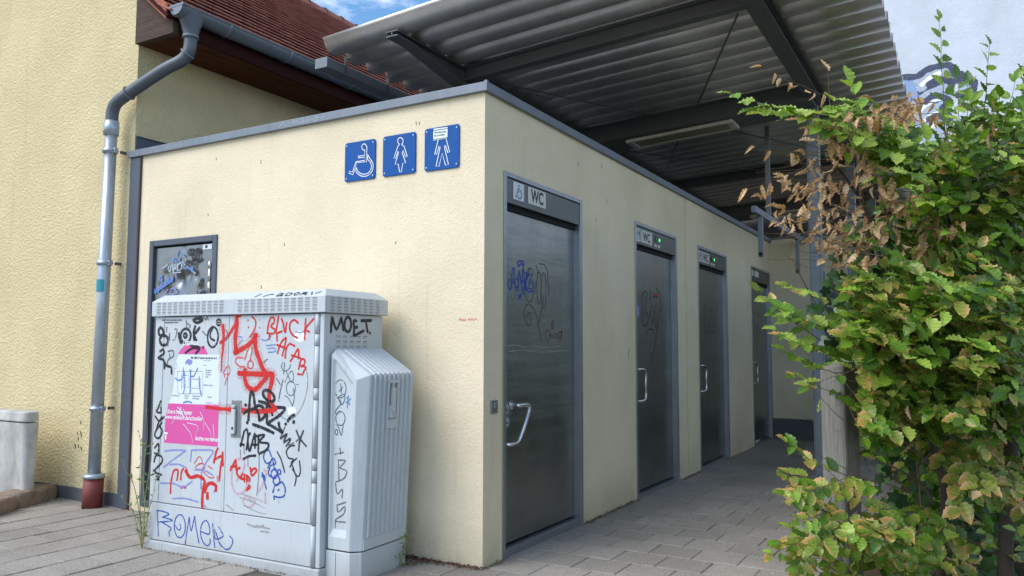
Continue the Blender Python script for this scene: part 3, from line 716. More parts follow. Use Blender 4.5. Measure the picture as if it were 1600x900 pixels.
a = E0-nr*.03; b_ = Vector((RX, 0, RZ))-nr*.03
rf.prism([(a.x, -.08, a.z), (a.x+nr.x*.03, -.08, a.z+nr.z*.03), (b_.x, -.08, b_.z+.03), (b_.x, -.08, b_.z-.03)], (0, 13.6, 0))
rf.prism([(RX-.001, -.08, RZ), (2*RX+2.99, -.08, E0.z), (2*RX+2.99, -.08, E0.z-.05), (RX-.001, -.08, RZ-.05)], (0, 13.6, 0))
roof = rf.build('roof', M['fascia'], hs)
rt.build('roof_tiles', M['tile'], roof, kind='stuff')
rg = None
for k in range(26):
    y0 = .02+.36*k; vs = []
    for yy, r_ in ((y0-.02, .125), (y0+.06, .118), (y0+.36, .105)):
        for a in range(9):
            t = R_(-15+210*a/8); vs.append((RX+r_*math.cos(t), yy, RZ-.035+r_*math.sin(t)))
    o = MB().add(vs, [(r*9+i, r*9+i+1, (r+1)*9+i+1, (r+1)*9+i) for r in range(2) for i in range(8)], 0, True).build('ridge_tile', M['tile'], roof)
for k in range(9):
    x0 = -3.02-.33*k; x1 = x0-.35; g = lambda x, d: 4.04+.83*(-3.1-x)+d
    h_ = .004*(k % 2)
    MB().prism([(x0, -.075-h_, g(x0, -.01)), (x1, -.075-h_, g(x1, -.01)), (x1, -.075-h_, g(x1, .12)), (x0, -.075-h_, g(x0, .12))], (0, .022, 0)).build('verge_tile', M['terracotta'], roof, bevel=.004)
MB().prism([(-3.505, -.012, 3.872), (-3.012, -.012, 3.872), (-3.012, -.012, 4.02), (-3.505, -.012, 4.40)], (0, .06, 0)).build('eave_end_board', M['eave_end'], hs, bevel=.003)
MB().prism([(-3.47, -.050, 4.34), (-3.05, -.050, 3.99), (-3.05, -.050, 4.06), (-3.47, -.050, 4.41)], (0, .037, 0)).build('barge_board', M['eave_end'], hs)
MB().box((-3.012, .05, 3.866), (-2.988, 13, 4.06)).build('fascia_board', M['fascia'], hs)
for k in range(4):
    x0 = -3.497+.121*k
    MB().box((x0, .049, 3.873+.002*(k % 2)), (x0+.116, 13, 3.895)).build('soffit_board', M['soffit'], hs)
# gutter
gx, gz, gr = -2.915, 4.055, .078
vs = []; n_ = 13
for yy in (-.055, 9.0):
    for a in range(n_):
        t = R_(180+180*a/(n_-1)); vs.append((gx+gr*math.cos(t), yy, gz+gr*math.sin(t)))
gut = MB().add(vs, [(i, i+1, n_+i+1, n_+i) for i in range(n_-1)], 0, True)
gut.tube([(gx+gr, -.055, gz+.004), (gx+gr, 9, gz+.004)], .010, 8)
gob = gut.build('gutter', M['zinc_dark'], hs); sm_ = gob.modifiers.new('thickness', 'SOLIDIFY'); sm_.thickness = .003
ec = [(gx+gr*1.06*math.cos(R_(180+15*a)), -.057, gz+.012+gr*1.06*math.sin(R_(180+15*a))) for a in range(13)]
MB().prism(ec, (0, -.004, 0)).box((gx-gr-.004, -.064, gz-.004), (gx+gr+.012, -.052, gz+.016)).build('gutter_end_cap', M['zinc'], hs, bevel=.002)
for u_, v_ in ((359, 56), (454, 94), (552, 128)):
    yb = on('x', -2.84, u_, v_).y; vs = []
    for yy in (yb, yb+.022):
        for a in range(13):
            t = R_(180+15*a); vs.append((gx+(gr+.006)*math.cos(t), yy, gz+(gr+.006)*math.sin(t)))
    o = MB().add(vs, [(i, i+1, 13+i+1, 13+i) for i in range(12)], 0, True).build('gutter_clip', M['zinc'], hs)
    o.modifiers.new('t', 'SOLIDIFY').thickness = .004
hp = []; 
for (zz, rx, ry) in ((gz-.004, .088, .118), (gz-.05, .084, .110), (gz-.13, .066, .078), (gz-.185, .060, .060), (gz-.20, .060, .060)):
    for a in range(20): hp.append((gx+rx*math.cos(R_(18*a)), .085+ry*math.sin(R_(18*a)), zz))
MB().add(hp, [(r*20+i, r*20+(i+1) % 20, (r+1)*20+(i+1) % 20, (r+1)*20+i) for r in range(4) for i in range(20)], 0, True).build('outlet', M['zinc_dark'], hs)
pp = [Vector(p) for p in ((gx, .085, 3.86), (gx, .085, 3.80), (gx-.01, .078, 3.72), (gx-.07, .06, 3.655), (-3.15, .01, 3.585), (-3.48, -.07, 3.42), (-3.60, -.092, 3.355), (-3.645, -.095, 3.29), (-3.655, -.095, 3.20), (-3.655, -.095, 3.14))]
MB().tube(catmull(pp, 5), .0505, 20).build('downpipe', M['zinc_dark'], hs, label='dark upper bend of the downpipe')
dp = MB().tube([(-3.655, -.095, 3.15), (-3.690, -.095, .24)], .0490, 24).tube([(-3.655, -.095, 3.20), (-3.656, -.095, 3.08)], .0605, 24).build('downpipe', M['galv'], hs, label='bright galvanised straight run of the downpipe')
MB().tube([(gx-.012, .075, 3.71), (gx-.02, .072, 3.70)], .0615, 20).tube([(-3.48, -.07, 3.42), (-3.47, -.068, 3.425)], .0615, 20).tube([(gx, .085, 3.86), (gx, .085, 3.835)], .063, 20).build('pipe_joint', M['zinc'], hs)
for zz in (2.945, 2.0, .80):
    xx = -3.656-.012*(3.1-zz)
    MB().tube([(xx, -.095, zz-.018), (xx, -.095, zz+.018)], .0605, 24).tube([(xx, -.095, zz-.005), (xx, -.095, zz+.005)], .0635, 24).box((xx+.055, -.11, zz-.02), (xx+.085, -.08, zz+.02)).build('pipe_clamp', M['galv'], dp)
    MB().tube([(xx+.07, -.12, zz), (xx+.07, -.07, zz)], .007, 8).box((xx+.035, -.03, zz-.012), (xx+.05, .02, zz+.012)).build('clamp_bolt', M['zinc_dark'], dp)
MB().tube([(-3.690, -.095, .275), (-3.690, -.095, .262), (-3.690, -.095, .238)], [.060, .083, .085], 24).build('pipe_collar', M['galv'], dp)
MB().tube([(-3.690, -.095, .238), (-3.702, -.095, -.01)], [.0765, .0765], 26).build('pipe_foot', M['foot'], hs, label='oxide red cast foot of the downpipe')
sv = []
for zz in (1.86, 1.76):
    for a in range(6):
        t = R_(-70-100+16*a+60); sv.append((-3.669+.0566*math.cos(t), -.095+.0566*math.sin(t), zz))
MB().add(sv, [(i, i+1, 7+i, 6+i) for i in range(5)], 0, True).build('sticker', paint('cyan_sticker', srgb(40, 140, 160)), dp)
f = pxmap('y', .02, 0, 600, 4.094)
k_ = Ink((0, .02, 0), (1, 0, 0), (0, 0, 1), (0, -1, 0), .001)
for c in ((515, 240), (495, 310), (515, 305), (498, 340), (480, 395), (500, 390), (518, 405), (518, 320), (480, 385)):
    k_.stroke(ext(f, [c, (c[0]+4, c[1]+9), (c[0]+2, c[1]+16)]), .012)
k_.build('stain', P_['brown'], hs)

# ------------------------------------------------------------------ canopy
def S(x): return 3.97+.06*x
cn = empty('canopy', (0, 5, 0), 'corrugated metal canopy roof on grey steel beams over the toilet doors', 'canopy')
sh = MB(); py = .270; ns = 20; A = .096; xs = [-2.16+4.19*i/8 for i in range(9)]; ny = int(11.4/py)*ns
for c in range(ny//ns):
    vs = []
    for j in range(ns+1):
        y = .82+py*(c+j/ns); t = j/ns; a_ = abs(2*t-1); zz = .074*(1-math.sqrt(1-min(1, a_/.82)**2*.985))+.045*max(0, (a_-.82)/.18)**.7
        vs += [(x+.006*math.sin(c*2.3), y, S(x)+zz) for x in xs]
    sh.add(vs, [(j*9+i, j*9+i+1, (j+1)*9+i+1, (j+1)*9+i) for j in range(ns) for i in range(8)], 0, True)
sho = sh.build('corrugated_sheet', M['sheet'], cn)
q = sho.modifiers.new('t', 'SOLIDIFY'); q.thickness = .004; q.offset = 1
def xM(x0, y): return Matrix.Translation((x0, y, S(x0))) @ Matrix.Rotation(-math.atan(.06), 4, 'Y')
def ibeam(mb, Mx, L_, h, wd, tf=.009, tw=.008, top=0.):      # along local x, hanging below local z=top, centred on local y
    mb.box((0, -wd/2, top-tf), (L_, wd/2, top), 0, Mx); mb.box((0, -wd/2, top-h), (L_, wd/2, top-h+tf), 0, Mx)
    mb.box((0, -tw/2, top-h+tf), (L_, tw/2, top-tf), 0, Mx); return mb
b1 = ibeam(MB(), xM(-1.40, 1.90), 2.62, .125, .09, top=-.004).build('cross_beam', M['beam'], cn)
b2 = MB().box((0, -.25, -.185), (2.62, .25, -.003), 0, xM(-1.40, 4.60)).build('cross_beam', M['beam'], cn, bevel=.003, label='deep boxed cross beam carrying the lamp')
b3 = ibeam(MB(), xM(-1.40, 7.72), 2.62, .125, .10, top=-.004).build('cross_beam', M['beam'], cn)
b4 = MB().box((0, -.25, -.185), (2.62, .25, -.003), 0, xM(-1.40, 10.6)).build('cross_beam', M['beam'], cn)
gi = MB()
def ygird(x, y0, y1, h, wd, z): 
    gi.box((x-wd/2, y0, z-.009), (x+wd/2, y1, z)); gi.box((x-wd/2, y0, z-h), (x+wd/2, y1, z-h+.009)); gi.box((x-.004, y0, z-h+.009), (x+.004, y1, z-.009))
ygird(1.225, 1.8, 12, .145, .145, S(1.225)-.004); gi.build('girder', M['beam'], cn, label='right-hand girder on the posts')
gi = MB(); ygird(-1.44, 1.97, 12, .16, .12, S(-1.44)-.004); gi.build('girder', M['beam'], cn, label='left-hand girder above the building')
def arm(x, y0, y1, h0, h1, name):
    zt = S(x)-.004; w2 = .06; mb = MB()
    mb.box((x-w2, y0, zt-.009), (x+w2, y1, zt))
    mb.prism([(x-.004, y0+.20, zt-.009), (x-.004, y1, zt-.009), (x-.004, y1, zt-h1), (x-.004, y0+.20, zt-h0)], (.008, 0, 0))
    mb.prism([(x-w2, y0+.20, zt-h0), (x-w2, y1, zt-h1), (x-w2, y1, zt-h1-.010), (x-w2, y0+.20, zt-h0-.010)], (2*w2, 0, 0))
    mb.box((x-w2, y0, zt-h0-.010), (x+w2, y0+.199, zt-h0)); mb.box((x-.004, y0, zt-h0), (x+.004, y0+.199, zt-.0095))
    return mb.build(name, M['beam'], cn)
arm(-1.44, .86, 1.965, .040, .185, 'cantilever_arm'); arm(1.225, .86, 1.795, .04, .14, 'cantilever_arm')
for x, y in ((-1.44, 1.9), (-1.44, 4.6), (-1.44, 7.72)):
    MB().box((x-.06, y-.06, KH-.03), (x+.06, y+.06, S(x)-.20)).box((x-.10, y-.08, S(x)-.2), (x+.10, y+.08, S(x)-.188)).build('column', M['beam'], cn)
for y in (4.70, 7.72, 10.6):
    MB().box((1.115, y-.055, -.02), (1.125, y+.055, S(1.2)-.15)).box((1.225, y-.055, -.02), (1.235, y+.055, S(1.2)-.15)).box((1.125, y-.006, -.02), (1.225, y+.006, S(1.2)-.15)).box((1.09, y-.077, 0), (1.26, y+.08, .012)).build('post', M['galvbeam'], cn)
    MB().box((1.128, y-.056, 0), (1.222, y-.050, S(1.2)-.16)).build('post_cover', M['galvbeam'], cn)
# bracing rods
def rod(p, q, r=.009, nm='tie_rod'): return MB().tube([p, q], r, 8).build(nm, M['beam'], cn)
zt = -.07
def rp_(u, v, a): 
    r = ray(u, v); t = (3.97+a+.06*CPOS.x-CPOS.z)/(r.z-.06*r.x); return CPOS+r*t
rod(rp_(1153, 22, zt), rp_(1090, 163, zt)); rod(rp_(1022, 182, zt), (-1.36, 2.0, S(-1.36)+zt))
rod(rp_(1063, 213, zt-.05), rp_(1040, 266, zt-.05)); rod(rp_(1118, 198, zt-.05), (1.15, 7.6, S(1.15)+zt))
rod((-1.3, 5.0, S(-1.3)+zt), (0, 7.6, S(0)+zt)); rod((1.1, 7.85, S(1.1)+zt), (.2, 10.3, S(.2)+zt))
for (u0, v0, u1, v1) in ((840, 149, 862, 155), (1093, 299, 1106, 303)):
    p, q = rp_(u0, v0, zt-.02), rp_(u1, v1, zt-.02); d = (q-p).normalized(); sd_ = d.cross(Vector((0, 0, 1))).normalized()*.018
    up_ = Vector((0, 0, .010))
    MB().tube([p+sd_, q+sd_], .005, 6).tube([p-sd_, q-sd_], .005, 6).tube([p+sd_, p-sd_], .006, 6).tube([q+sd_, q-sd_], .006, 6).build('turnbuckle', M['galvbeam'], cn)
# box gutter along the low edge
bgx0, bgx1, bgz0, bgz1 = -2.335, -2.20, 3.738, 3.822
bg_ = MB(); t = .004
bg_.box((bgx0, .93, bgz0), (bgx1, 12, bgz0+t)); bg_.box((bgx0, .93, bgz0+t), (bgx0+t, 12, bgz1)); bg_.box((bgx1-t, .93, bgz0+t), (bgx1, 12, bgz1)); bg_.box((bgx0-.003, .92, bgz0-.003), (bgx1+.003, .93, bgz1+.004))
bg_.build('box_gutter', M['zinc'], cn, bevel=.002)
for u, v in ((539, 100), (605, 128), (657, 148), (700, 165)):
    y = on('x', -2.195, u, v).y
    MB().box((bgx1, y, bgz0), (bgx1+.006, y+.03, S(-2.2)+.06)).box((bgx0, y, bgz0-.008), (bgx1+.006, y+.03, bgz0-.0005)).build('gutter_bracket', M['beam'], cn)
MB().box((-3.0, 12.25, 1.5), (1.74, 12.3, S(0)+.2)).build('dark_backdrop_panel', M['beam'], cn)  # invented dark panel, added to keep the canopy's far end dark
# lamps
def lamp(x0, y0, lab):
    t = empty('canopy_lamp', (x0+.6, y0, S(x0)-.2), lab, 'lamp', 'flat rectangular lamps under the canopy')
    Mx = xM(x0, y0); z0 = -.190
    fr = MB().box((0, -.16, z0-.035), (1.24, -.128, z0), 0, Mx).box((0, .128, z0-.035), (1.24, .16, z0), 0, Mx).box((0, -.1275, z0-.035), (.07, .1275, z0), 0, Mx).box((1.17, -.1275, z0-.035), (1.24, .1275, z0), 0, Mx).build('frame', M['lamp_frame'], t, bevel=.003)
    MB().box((.071, -.127, z0-.026), (1.169, .127, z0-.002), 0, Mx).build('diffuser', M['lamp_pane'], t)
    for a in (.03, 1.21):
        for b_ in (-.10, .10): MB().tube([Mx @ Vector((a, b_, z0-.034)), Mx @ Vector((a, b_, z0-.039))], .006, 8).build('screw', M['beam'], t)
lamp(-.86, 4.60, 'long flat lamp under the deep beam above the second door'); lamp(-.86, 10.6, 'farther flat lamp, seen above the rear wall')
# hanging bracket frame
hg = empty('hanging_frame', (.5, 6.5, 2.3), 'galvanised square tube frame with two drop arms hanging under canopy', 'bracket')
MB().box((.475, 4.86, 2.83), (.525, 7.96, 2.905)).build('rail', M['galvbeam'], hg, bevel=.003)
for y in (5.17, 7.42):
    o = MB().box((.475, y, 2.36), (.525, y+.055, 2.829)).build('drop_arm', M['galvbeam'], hg, bevel=.003)
    MB().tube([(.50, y-.012, 2.39), (.50, y, 2.39)], .024, 14).tube([(.50, y-.02, 2.39), (.50, y-.011, 2.39)], .011, 10).build('end_bolt', M['black'], o)
MB().box((.475, 5.62, 2.906), (.525, 5.67, S(.5))).build('hanger', M['galvbeam'], hg)
# louvred screen between the posts
for (ya, yb_) in ((4.80, 7.62), (7.82, 10.5)):
    ls = empty('louvre_screen', (1.19, (ya+yb_)/2, 0), 'grey metal louvre screen between the first two canopy posts' if ya < 5 else 'grey metal louvre screen farther back behind the hedge', 'screen')
    for k in range(20):
        z = .22+.095*k; Mx = Matrix.Translation((1.19, 0, z)) @ Matrix.Rotation(R_(-40), 4, 'Y')
        MB().box((-.042, ya, -.003), (.042, yb_, .003), 0, Mx).build('slat', M['galvbeam'], ls)
    MB().box((1.14, ya, .10), (1.24, ya+.03, 2.13)).build('side_rail', M['galvbeam'], ls); MB().box((1.14, yb_-.03, .10), (1.24, yb_, 2.13)).build('side_rail', M['galvbeam'], ls)

# ------------------------------------------------------------------ telecom cabinet
al = R_(1.4); ca, sa = math.cos(al), math.sin(al)
CM = Matrix(((ca, -sa, 0, -2.146), (sa, ca, 0, -.688), (0, 0, 1, 0), (0, 0, 0, 1)))     # local: x along the front, y into depth, z up
cax, cdn = Vector((ca, sa, 0)), Vector((-sa, ca, 0))
def cpx(d, ox, oy, k):                                   # picture detail -> point of the front plane at depth d
    O = Vector((-2.146, -.688, 0))+cdn*d
    def f(X, Y):
        r = ray(ox+X/k, oy+Y/k); t = (O-CPOS).dot(cdn)/r.dot(cdn); q = CPOS+r*t
        return ((q-Vector((-2.146, -.688, 0))).dot(cax), q.z)
    return f
def spx(s_, ox, oy, k):                                  # same for a side plane at s
    O = Vector((-2.146, -.688, 0))+cax*s_
    def f(X, Y):
        r = ray(ox+X/k, oy+Y/k); t = (O-CPOS).dot(cax)/r.dot(cax); q = CPOS+r*t
        return ((q-Vector((-2.146, -.688, 0))).dot(cdn), q.z)
    return f
cb = empty('telecom_cabinet', (-1.4, -.4, 0), 'light grey telecom street cabinet covered in red and black graffiti', 'cabinet')
CW, CD = 1.47, .545
bd = MB()
bd.box((.004, .022, .058), (CW-.004, CD, 1.503), 0, CM)
body = bd.build('body', M['cab'], cb, bevel=.006)
MB().box((-.004, -.012, -.02), (CW+.006, CD+.004, .055), 0, CM).build('base', M['cab'], cb, bevel=.006)
MB().box((.0, .0, .300), (.083, .0225, 1.500), 0, CM).build('edge_strip', M['cab'], cb, bevel=.003)
MB().box((.0, .0, .060), (1.405, .0225, .294), 0, CM).build('kick_panel', M['cab'], cb, bevel=.003)
dL = MB().box((.088, .0, .300), (.690, .0225, 1.500), 0, CM).build('door', M['cab'], cb, bevel=.003, label='left cabinet door with pink poster')
dR = MB().box((.694, .0, .300), (1.397, .0225, 1.500), 0, CM).build('door', M['cab'], cb, bevel=.003, label='right cabinet door with lever handle')
MB().box((1.408, .022, .060), (1.470, .05, 1.50), 0, CM).box((1.438, .0, .060), (1.470, .0225, 1.50), 0, CM).build('corner_post', M['cab'], cb, bevel=.004)
hz = [(.062, .29)]+[(.300, .53), (.534, .60), (.604, .67), (.674, 1.00), (1.004, 1.07), (1.074, 1.31), (1.314, 1.38), (1.384, 1.498)]
for a, b_ in hz: MB().tube([CM @ Vector((1.418, .004, a)), CM @ Vector((1.418, .004, b_))], .0155, 14).build('hinge', M['cab'], cb)
# hood with chamfered rim
def ring(x0, y0, x1, y1, z): return [CM @ Vector(p) for p in ((x0, y0, z), (x1, y0, z), (x1, y1, z), (x0, y1, z))]
vs = ring(-.020, -.020, CW+.022, CD+.02, 1.506)+ring(-.020, -.020, CW+.022, CD+.02, 1.603)+ring(.030, .040, CW-.028, CD-.04, 1.648)
hood = MB().add(vs, [(3, 2, 1, 0)]+[(i+4*k, (i+1) % 4+4*k, (i+1) % 4+4*k+4, i+4*k+4) for k in (0, 1) for i in range(4)]+[(8, 9, 10, 11)]).build('hood', M['cab'], cb, bevel=.004)
# louvre vents: small raised hoods over dark slots
def vent(mb, md, O, ax, up, nn, wd, hh, pr=.0045):
    O, ax, up, nn = Vector(O), Vector(ax), Vector(up), Vector(nn); n_ = 6
    top = [O+ax*(wd*(i/n_-.5)*1.0)+nn*.0004 for i in range(n_+1)]
    lo = [O+ax*(wd*(i/n_-.5))-up*hh+nn*.0004 for i in range(n_+1)]
    mid = [O+ax*(wd*(i/n_-.5)*.93)-up*hh*.12+nn*(pr*math.sin(math.pi*min(1, max(0, i/n_)))**.4+.0005) for i in range(n_+1)]
    v = mid+lo; k = n_+1
    mb.add(v, [(i, k+i, k+i+1, i+1) for i in range(n_)], 0, True)
    md.add([top[0]+up*.001, top[-1]+up*.001, mid[-1], mid[0]], [(0, 3, 2, 1)])
vm, vd = MB(), MB()
for s0, s1, nc in ((.022, .668, 12), (.775, 1.438, 12)):
    for r_ in range(4):
        for c in range(nc):
            s_ = s0+(s1-s0)*(c+.5)/nc; z = 1.5925-.0205*r_
            vent(vm, vd, CM @ Vector((s_, -.0203, z)), cax, (0, 0, 1), -cdn, .040, .0135)
for r_ in range(5):
    for c in range(8):
        vent(vm, vd, CM @ Vector((CW+.0223, .012+.475*(c+.5)/8, 1.595-.0185*r_)), cdn, (0, 0, 1), cax, .038, .012)
vm.build('vent_louvres', M['cab'], hood, kind='stuff'); vd.build('vent_slots', M['gap'], hood, kind='stuff')
vm, vd = MB(), MB()
for r_ in range(3):
    for c in range(5):
        vent(vm, vd, CM @ Vector((CW-.0036, .125+.062*c, 1.372-.030*r_)), cdn, (0, 0, 1), cax, .042, .014)
vm.build('vent_louvres', M['cab'], body, kind='stuff'); vd.build('vent_slots', M['gap'], body, kind='stuff')
# lever lock
rc = MB().box((.735, -.003, .752), (.822, .0, .980), 0, CM).build('lock_plate', M['smear'] if 'smear' in M else P_['smear'], dR, bevel=.002)
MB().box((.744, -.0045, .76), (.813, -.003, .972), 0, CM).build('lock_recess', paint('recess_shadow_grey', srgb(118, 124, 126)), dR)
MB().box((.752, -.020, .775), (.785, -.0045, .925), 0, CM).tube([CM @ Vector((.768, -.012, .93)), CM @ Vector((.768, -.012, .95))], .014, 12).build('handle', M['cab'], dR, bevel=.005)
MB().tube([CM @ Vector((.768, -.0215, .81)), CM @ Vector((.768, -.020, .81))], .009, 10).build('keyhole', P_['ink'], dR)

# side housing with ribbed flank
sh_ = MB(); y0, y1 = .092, .505
out = [(1.472, .162), (1.472, 1.296), (1.502, 1.296), (1.742, 1.148), (1.700, .162)]
inn = [(1.492, .1635), (1.492, 1.262), (1.510, 1.262), (1.680, 1.120), (1.648, .1635)]
in2 = [(1.505, .245), (1.505, 1.235), (1.520, 1.235), (1.655, 1.10), (1.625, .245)]
in3 = [(1.515, .275), (1.515, 1.215), (1.528, 1.212), (1.640, 1.09), (1.612, .275)]
def R3(pts, d): return [CM @ Vector((a, d, b_)) for a, b_ in pts]
V = R3(out, y1)+R3(out, y0)+R3(inn, .042)+R3(in2, .042)+R3(in3, .056)
F_ = [(0, 1, 2, 3, 4)]
for k in range(4):
    for i in range(5): j = (i+1) % 5; F_.append((k*5+i, k*5+5+i, k*5+5+j, k*5+j))
F_.append((24, 23, 22, 21, 20))
sd_ = sh_.add(V, F_).build('side_housing', M['cab'], cb, bevel=.007, label='ribbed side housing bolted to the cabinet', seg=3)
MB().prism([CM @ Vector(p) for p in ((1.474, .044, -.03), (1.650, .044, -.03), (1.698, .090, -.03), (1.698, .502, -.03), (1.474, .500, -.03))], (0, 0, .186)).build('side_housing_base', M['cab'], cb, bevel=.004)
MB().box((1.548, .0430, .0), (1.551, .0445, .15), 0, CM).build('base_joint', P_['seam'], cb)
MB().prism([CM @ Vector(p) for p in ((1.476, .052, .1555), (1.650, .052, .1555), (1.690, .094, .1555), (1.690, .498, .1555), (1.476, .498, .1555))], (0, 0, .007)).build('shadow_joint', M['gap'], cb)
rn = Vector((.148, 0, .240)).normalized()
for k in range(9):
    d = .128+.043*k; wd = .009
    a0, a1 = Vector((1.515, d, 1.288)), Vector((1.7435, d, 1.1475)); a2 = Vector((1.7035, d, .232))
    rr = MB()
    for p, q, n_ in ((a0, a1, rn*.011), (a1, a2, Vector((.010, 0, -.0003)))):
        b4_ = [p+Vector((0, -wd, 0)), q+Vector((0, -wd, 0)), q+Vector((0, -wd*.4, 0))+n_, p+Vector((0, -wd*.4, 0))+n_, p+Vector((0, wd, 0)), q+Vector((0, wd, 0)), q+Vector((0, wd*.4, 0))+n_, p+Vector((0, wd*.4, 0))+n_]
        rr.add([CM @ v for v in b4_], [(0, 1, 2, 3), (3, 2, 6, 7), (7, 6, 5, 4), (0, 3, 7, 4), (1, 5, 6, 2)])
    rr.build('rib', M['cab'], sd_)
MB().box((1.698, .096, .165), (1.706, .500, .226), 0, CM).build('lower_band', M['cab'], sd_, bevel=.002)
hx0 = lambda z: 1.742-(1.148-z)*.0426
def hb(mb, d0, d1, z0, z1, t0, t1):
    p = [CM @ Vector((hx0(z)+t, d, z)) for t in (t0, t1) for (d, z) in ((d0, z0), (d1, z0), (d1, z1), (d0, z1))]
    return mb.add(p, [(0, 3, 2, 1), (4, 5, 6, 7), (0, 1, 5, 4), (1, 2, 6, 5), (2, 3, 7, 6), (3, 0, 4, 7)])
hb(hb(hb(hb(MB(), .243, .258, .832, 1.112, 0, .012), .335, .350, .832, 1.112, 0, .012), .258, .335, 1.095, 1.112, 0, .012), .258, .335, .832, .885, 0, .011).build('handle_frame', M['cab'], sd_, bevel=.002)
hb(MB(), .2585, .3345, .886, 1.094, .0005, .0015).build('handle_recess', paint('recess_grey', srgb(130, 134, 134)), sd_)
hb(MB(), .276, .306, .93, 1.068, .002, .026).build('handle', M['cab'], sd_, bevel=.005)
for dd in (.271, .289, .307): hb(MB(), dd-.007, dd+.007, .892, .965, .002, .022).build('grip', M['cab'], sd_, bevel=.004)
g_ = MB(); 
for d0, d1 in ((.13, .20), (.40, .455)): g_.box((1.693, d0, .055+(d0*.0)), (1.6975, d1, .062), 0, CM)
g_.build('base_ridge', M['cab'], cb)

# poster remains on the left door
f = cpx(0, 230, 530, 5.29)
def fink(cn, par, lst=(), wd=.01, polys=(), name='graffiti', lab=None, ff=None, base=.0012, smooth=True, closed=False, ells=(), dots=(), hp=None, taper=False):
    k_ = Ink((-2.146, -.688, 0), cax, (0, 0, 1), -cdn, base); g = ff or f
    for p in polys: k_.poly(ext(g, p)[::-1], hp)
    for p in lst: k_.stroke(ext(g, p), wd, smooth, closed, taper)
    for (c, rx, ry, w_) in ells: k_.ell(g(*c), rx, ry, w_)
    for (c, r) in dots: k_.dot(g(*c), r)
    return k_.build(name, P_[cn], par, lab)
ps = fink('magenta', dL, polys=[[(255, 122), (270, 95), (300, 60), (315, 48), (470, 60), (500, 118), (505, 125)]], name='poster', lab='torn pink top of poster', hp=.0006)
fink('paper', dL, polys=[[(262, 128), (608, 128), (592, 545), (178, 530), (205, 470), (225, 340), (240, 180)]], name='poster', lab='white middle of poster with faint diagram', hp=.0007)
fink('magenta', dL, polys=[[(176, 530), (592, 545), (582, 888), (140, 855), (150, 660)]], name='poster', lab='pink lower part of poster with white lettering', hp=.0008)
def ctext(txt, X, Y, size, cn, par, nm='lettering', h=.0014, bold=0, sx=1, ff=None):
    g = ff or f; s_, z = g(X, Y); O = Vector((-2.146, -.688, 0))+cax*s_+Vector((0, 0, z))
    return text_mesh(nm, txt, size, O, cax, (0, 0, 1), P_[cn], par, h=h, bold=bold, sx=sx)
ctext('ühere Infos unter', 165, 612, .040, 'white', dL, bold=.0006, sx=.85); ctext('www.telekom.de/schneller', 148, 655, .040, 'white', dL, bold=.0006, sx=.82)
ctext('T', 138, 825, .062, 'white', dL, bold=.002); fink('white', dL, dots=[((183, 806), .005), ((205, 808), .005)], name='logo_dots', base=.0012)
ctext('ERLEBEN, WAS VERBINDET.', 400, 832, .026, 'white', dL, bold=.0009, sx=.72); ctext('Mit 100% Vectoring durchs Internet', 362, 162, .020, 'ink', dL, bold=.0006, sx=.82)
ctext('LEES NOE', 300, 48, .036, 'white', dL, bold=.001, sx=.9)
for (X, Y, t_) in ((480, 262, 'Vermittlung'), (482, 280, 'Anschluss'), (482, 298, 'Technik im'), (482, 316, 'Kabel'), (465, 384, 'Glasfaser Strecke'), (205, 470, 'Verteilerkasten'), (310, 472, 'Glasfaser'), (374, 474, 'Hauptverteiler'), (500, 482, 'Energie'), (312, 492, 'Kabel'), (374, 494, 'Übertragung')):
    ctext(t_, X, Y, .0135, 'ink', dL, sx=.9)
fink('smear', dL, [[(250, 265), (460, 265), (460, 450), (255, 450), (250, 265)], [(285, 280), (285, 405)], [(355, 280), (355, 440)], [(370, 330), (445, 330), (445, 405), (370, 405)], [(240, 190), (255, 250), (230, 240)], [(300, 300), (345, 300), (345, 400), (300, 400), (300, 300)], [(460, 215), (495, 215)], [(465, 178), (530, 178)]], .004, name='diagram', smooth=False)
fink('lightblue', dL, [[(300, 235), (300, 290), (285, 330), (255, 340), (235, 320)], [(362, 255), (360, 300), (385, 305), (420, 240)], [(308, 275), (312, 380), (300, 450)], [(355, 250), (360, 350), (355, 450)], [(430, 310), (435, 400), (450, 470)], [(300, 525), (335, 515), (370, 525)]], .009, name='scrawl')
fink('violet', dL, [[(320, 200), (340, 175), (365, 190), (345, 205)], [(330, 190), (370, 185)]], .016, name='scrawl')
fink('paper', dL, [[(250, 560), (290, 600), (300, 660)], [(300, 700), (360, 780), (380, 860)], [(480, 690), (520, 760), (530, 820)], [(330, 690), (420, 720), (400, 800)], [(200, 700), (230, 660)], [(440, 600), (470, 680), (460, 760)], [(545, 700), (560, 850)]], .004, name='scuffs', taper=True)
fink('paper', dL, [[(240, 590), (310, 640)], [(280, 560), (275, 650)], [(300, 580), (330, 640)]], .006, name='scuffs', taper=True)
f = cpx(0, 230, 450, 4.2857)
fink('ink', dL, dots=[((479, 230), .027)], name='round_sticker'); fink('smear', dL, [[(462, 232), (478, 222), (498, 228)], [(465, 240), (495, 238)]], .005, name='round_sticker_print', base=.002)
K = .0135
fink('black', dL, [[(92, 262), (78, 280), (80, 310), (96, 325), (84, 345), (98, 380), (128, 378), (140, 350), (128, 322), (100, 318), (112, 300), (100, 270)],
     [(212, 300), (216, 335), (228, 370)], [(322, 255), (312, 300), (318, 358)], [(352, 265), (325, 300), (312, 315), (332, 355)], [(308, 212), (330, 232), (362, 222), (368, 205), (320, 205)]], .017, lab='thick black marker letters', ells=[((258, 320), .048, .046, .015), ((256, 318), .014, .014, .014)])
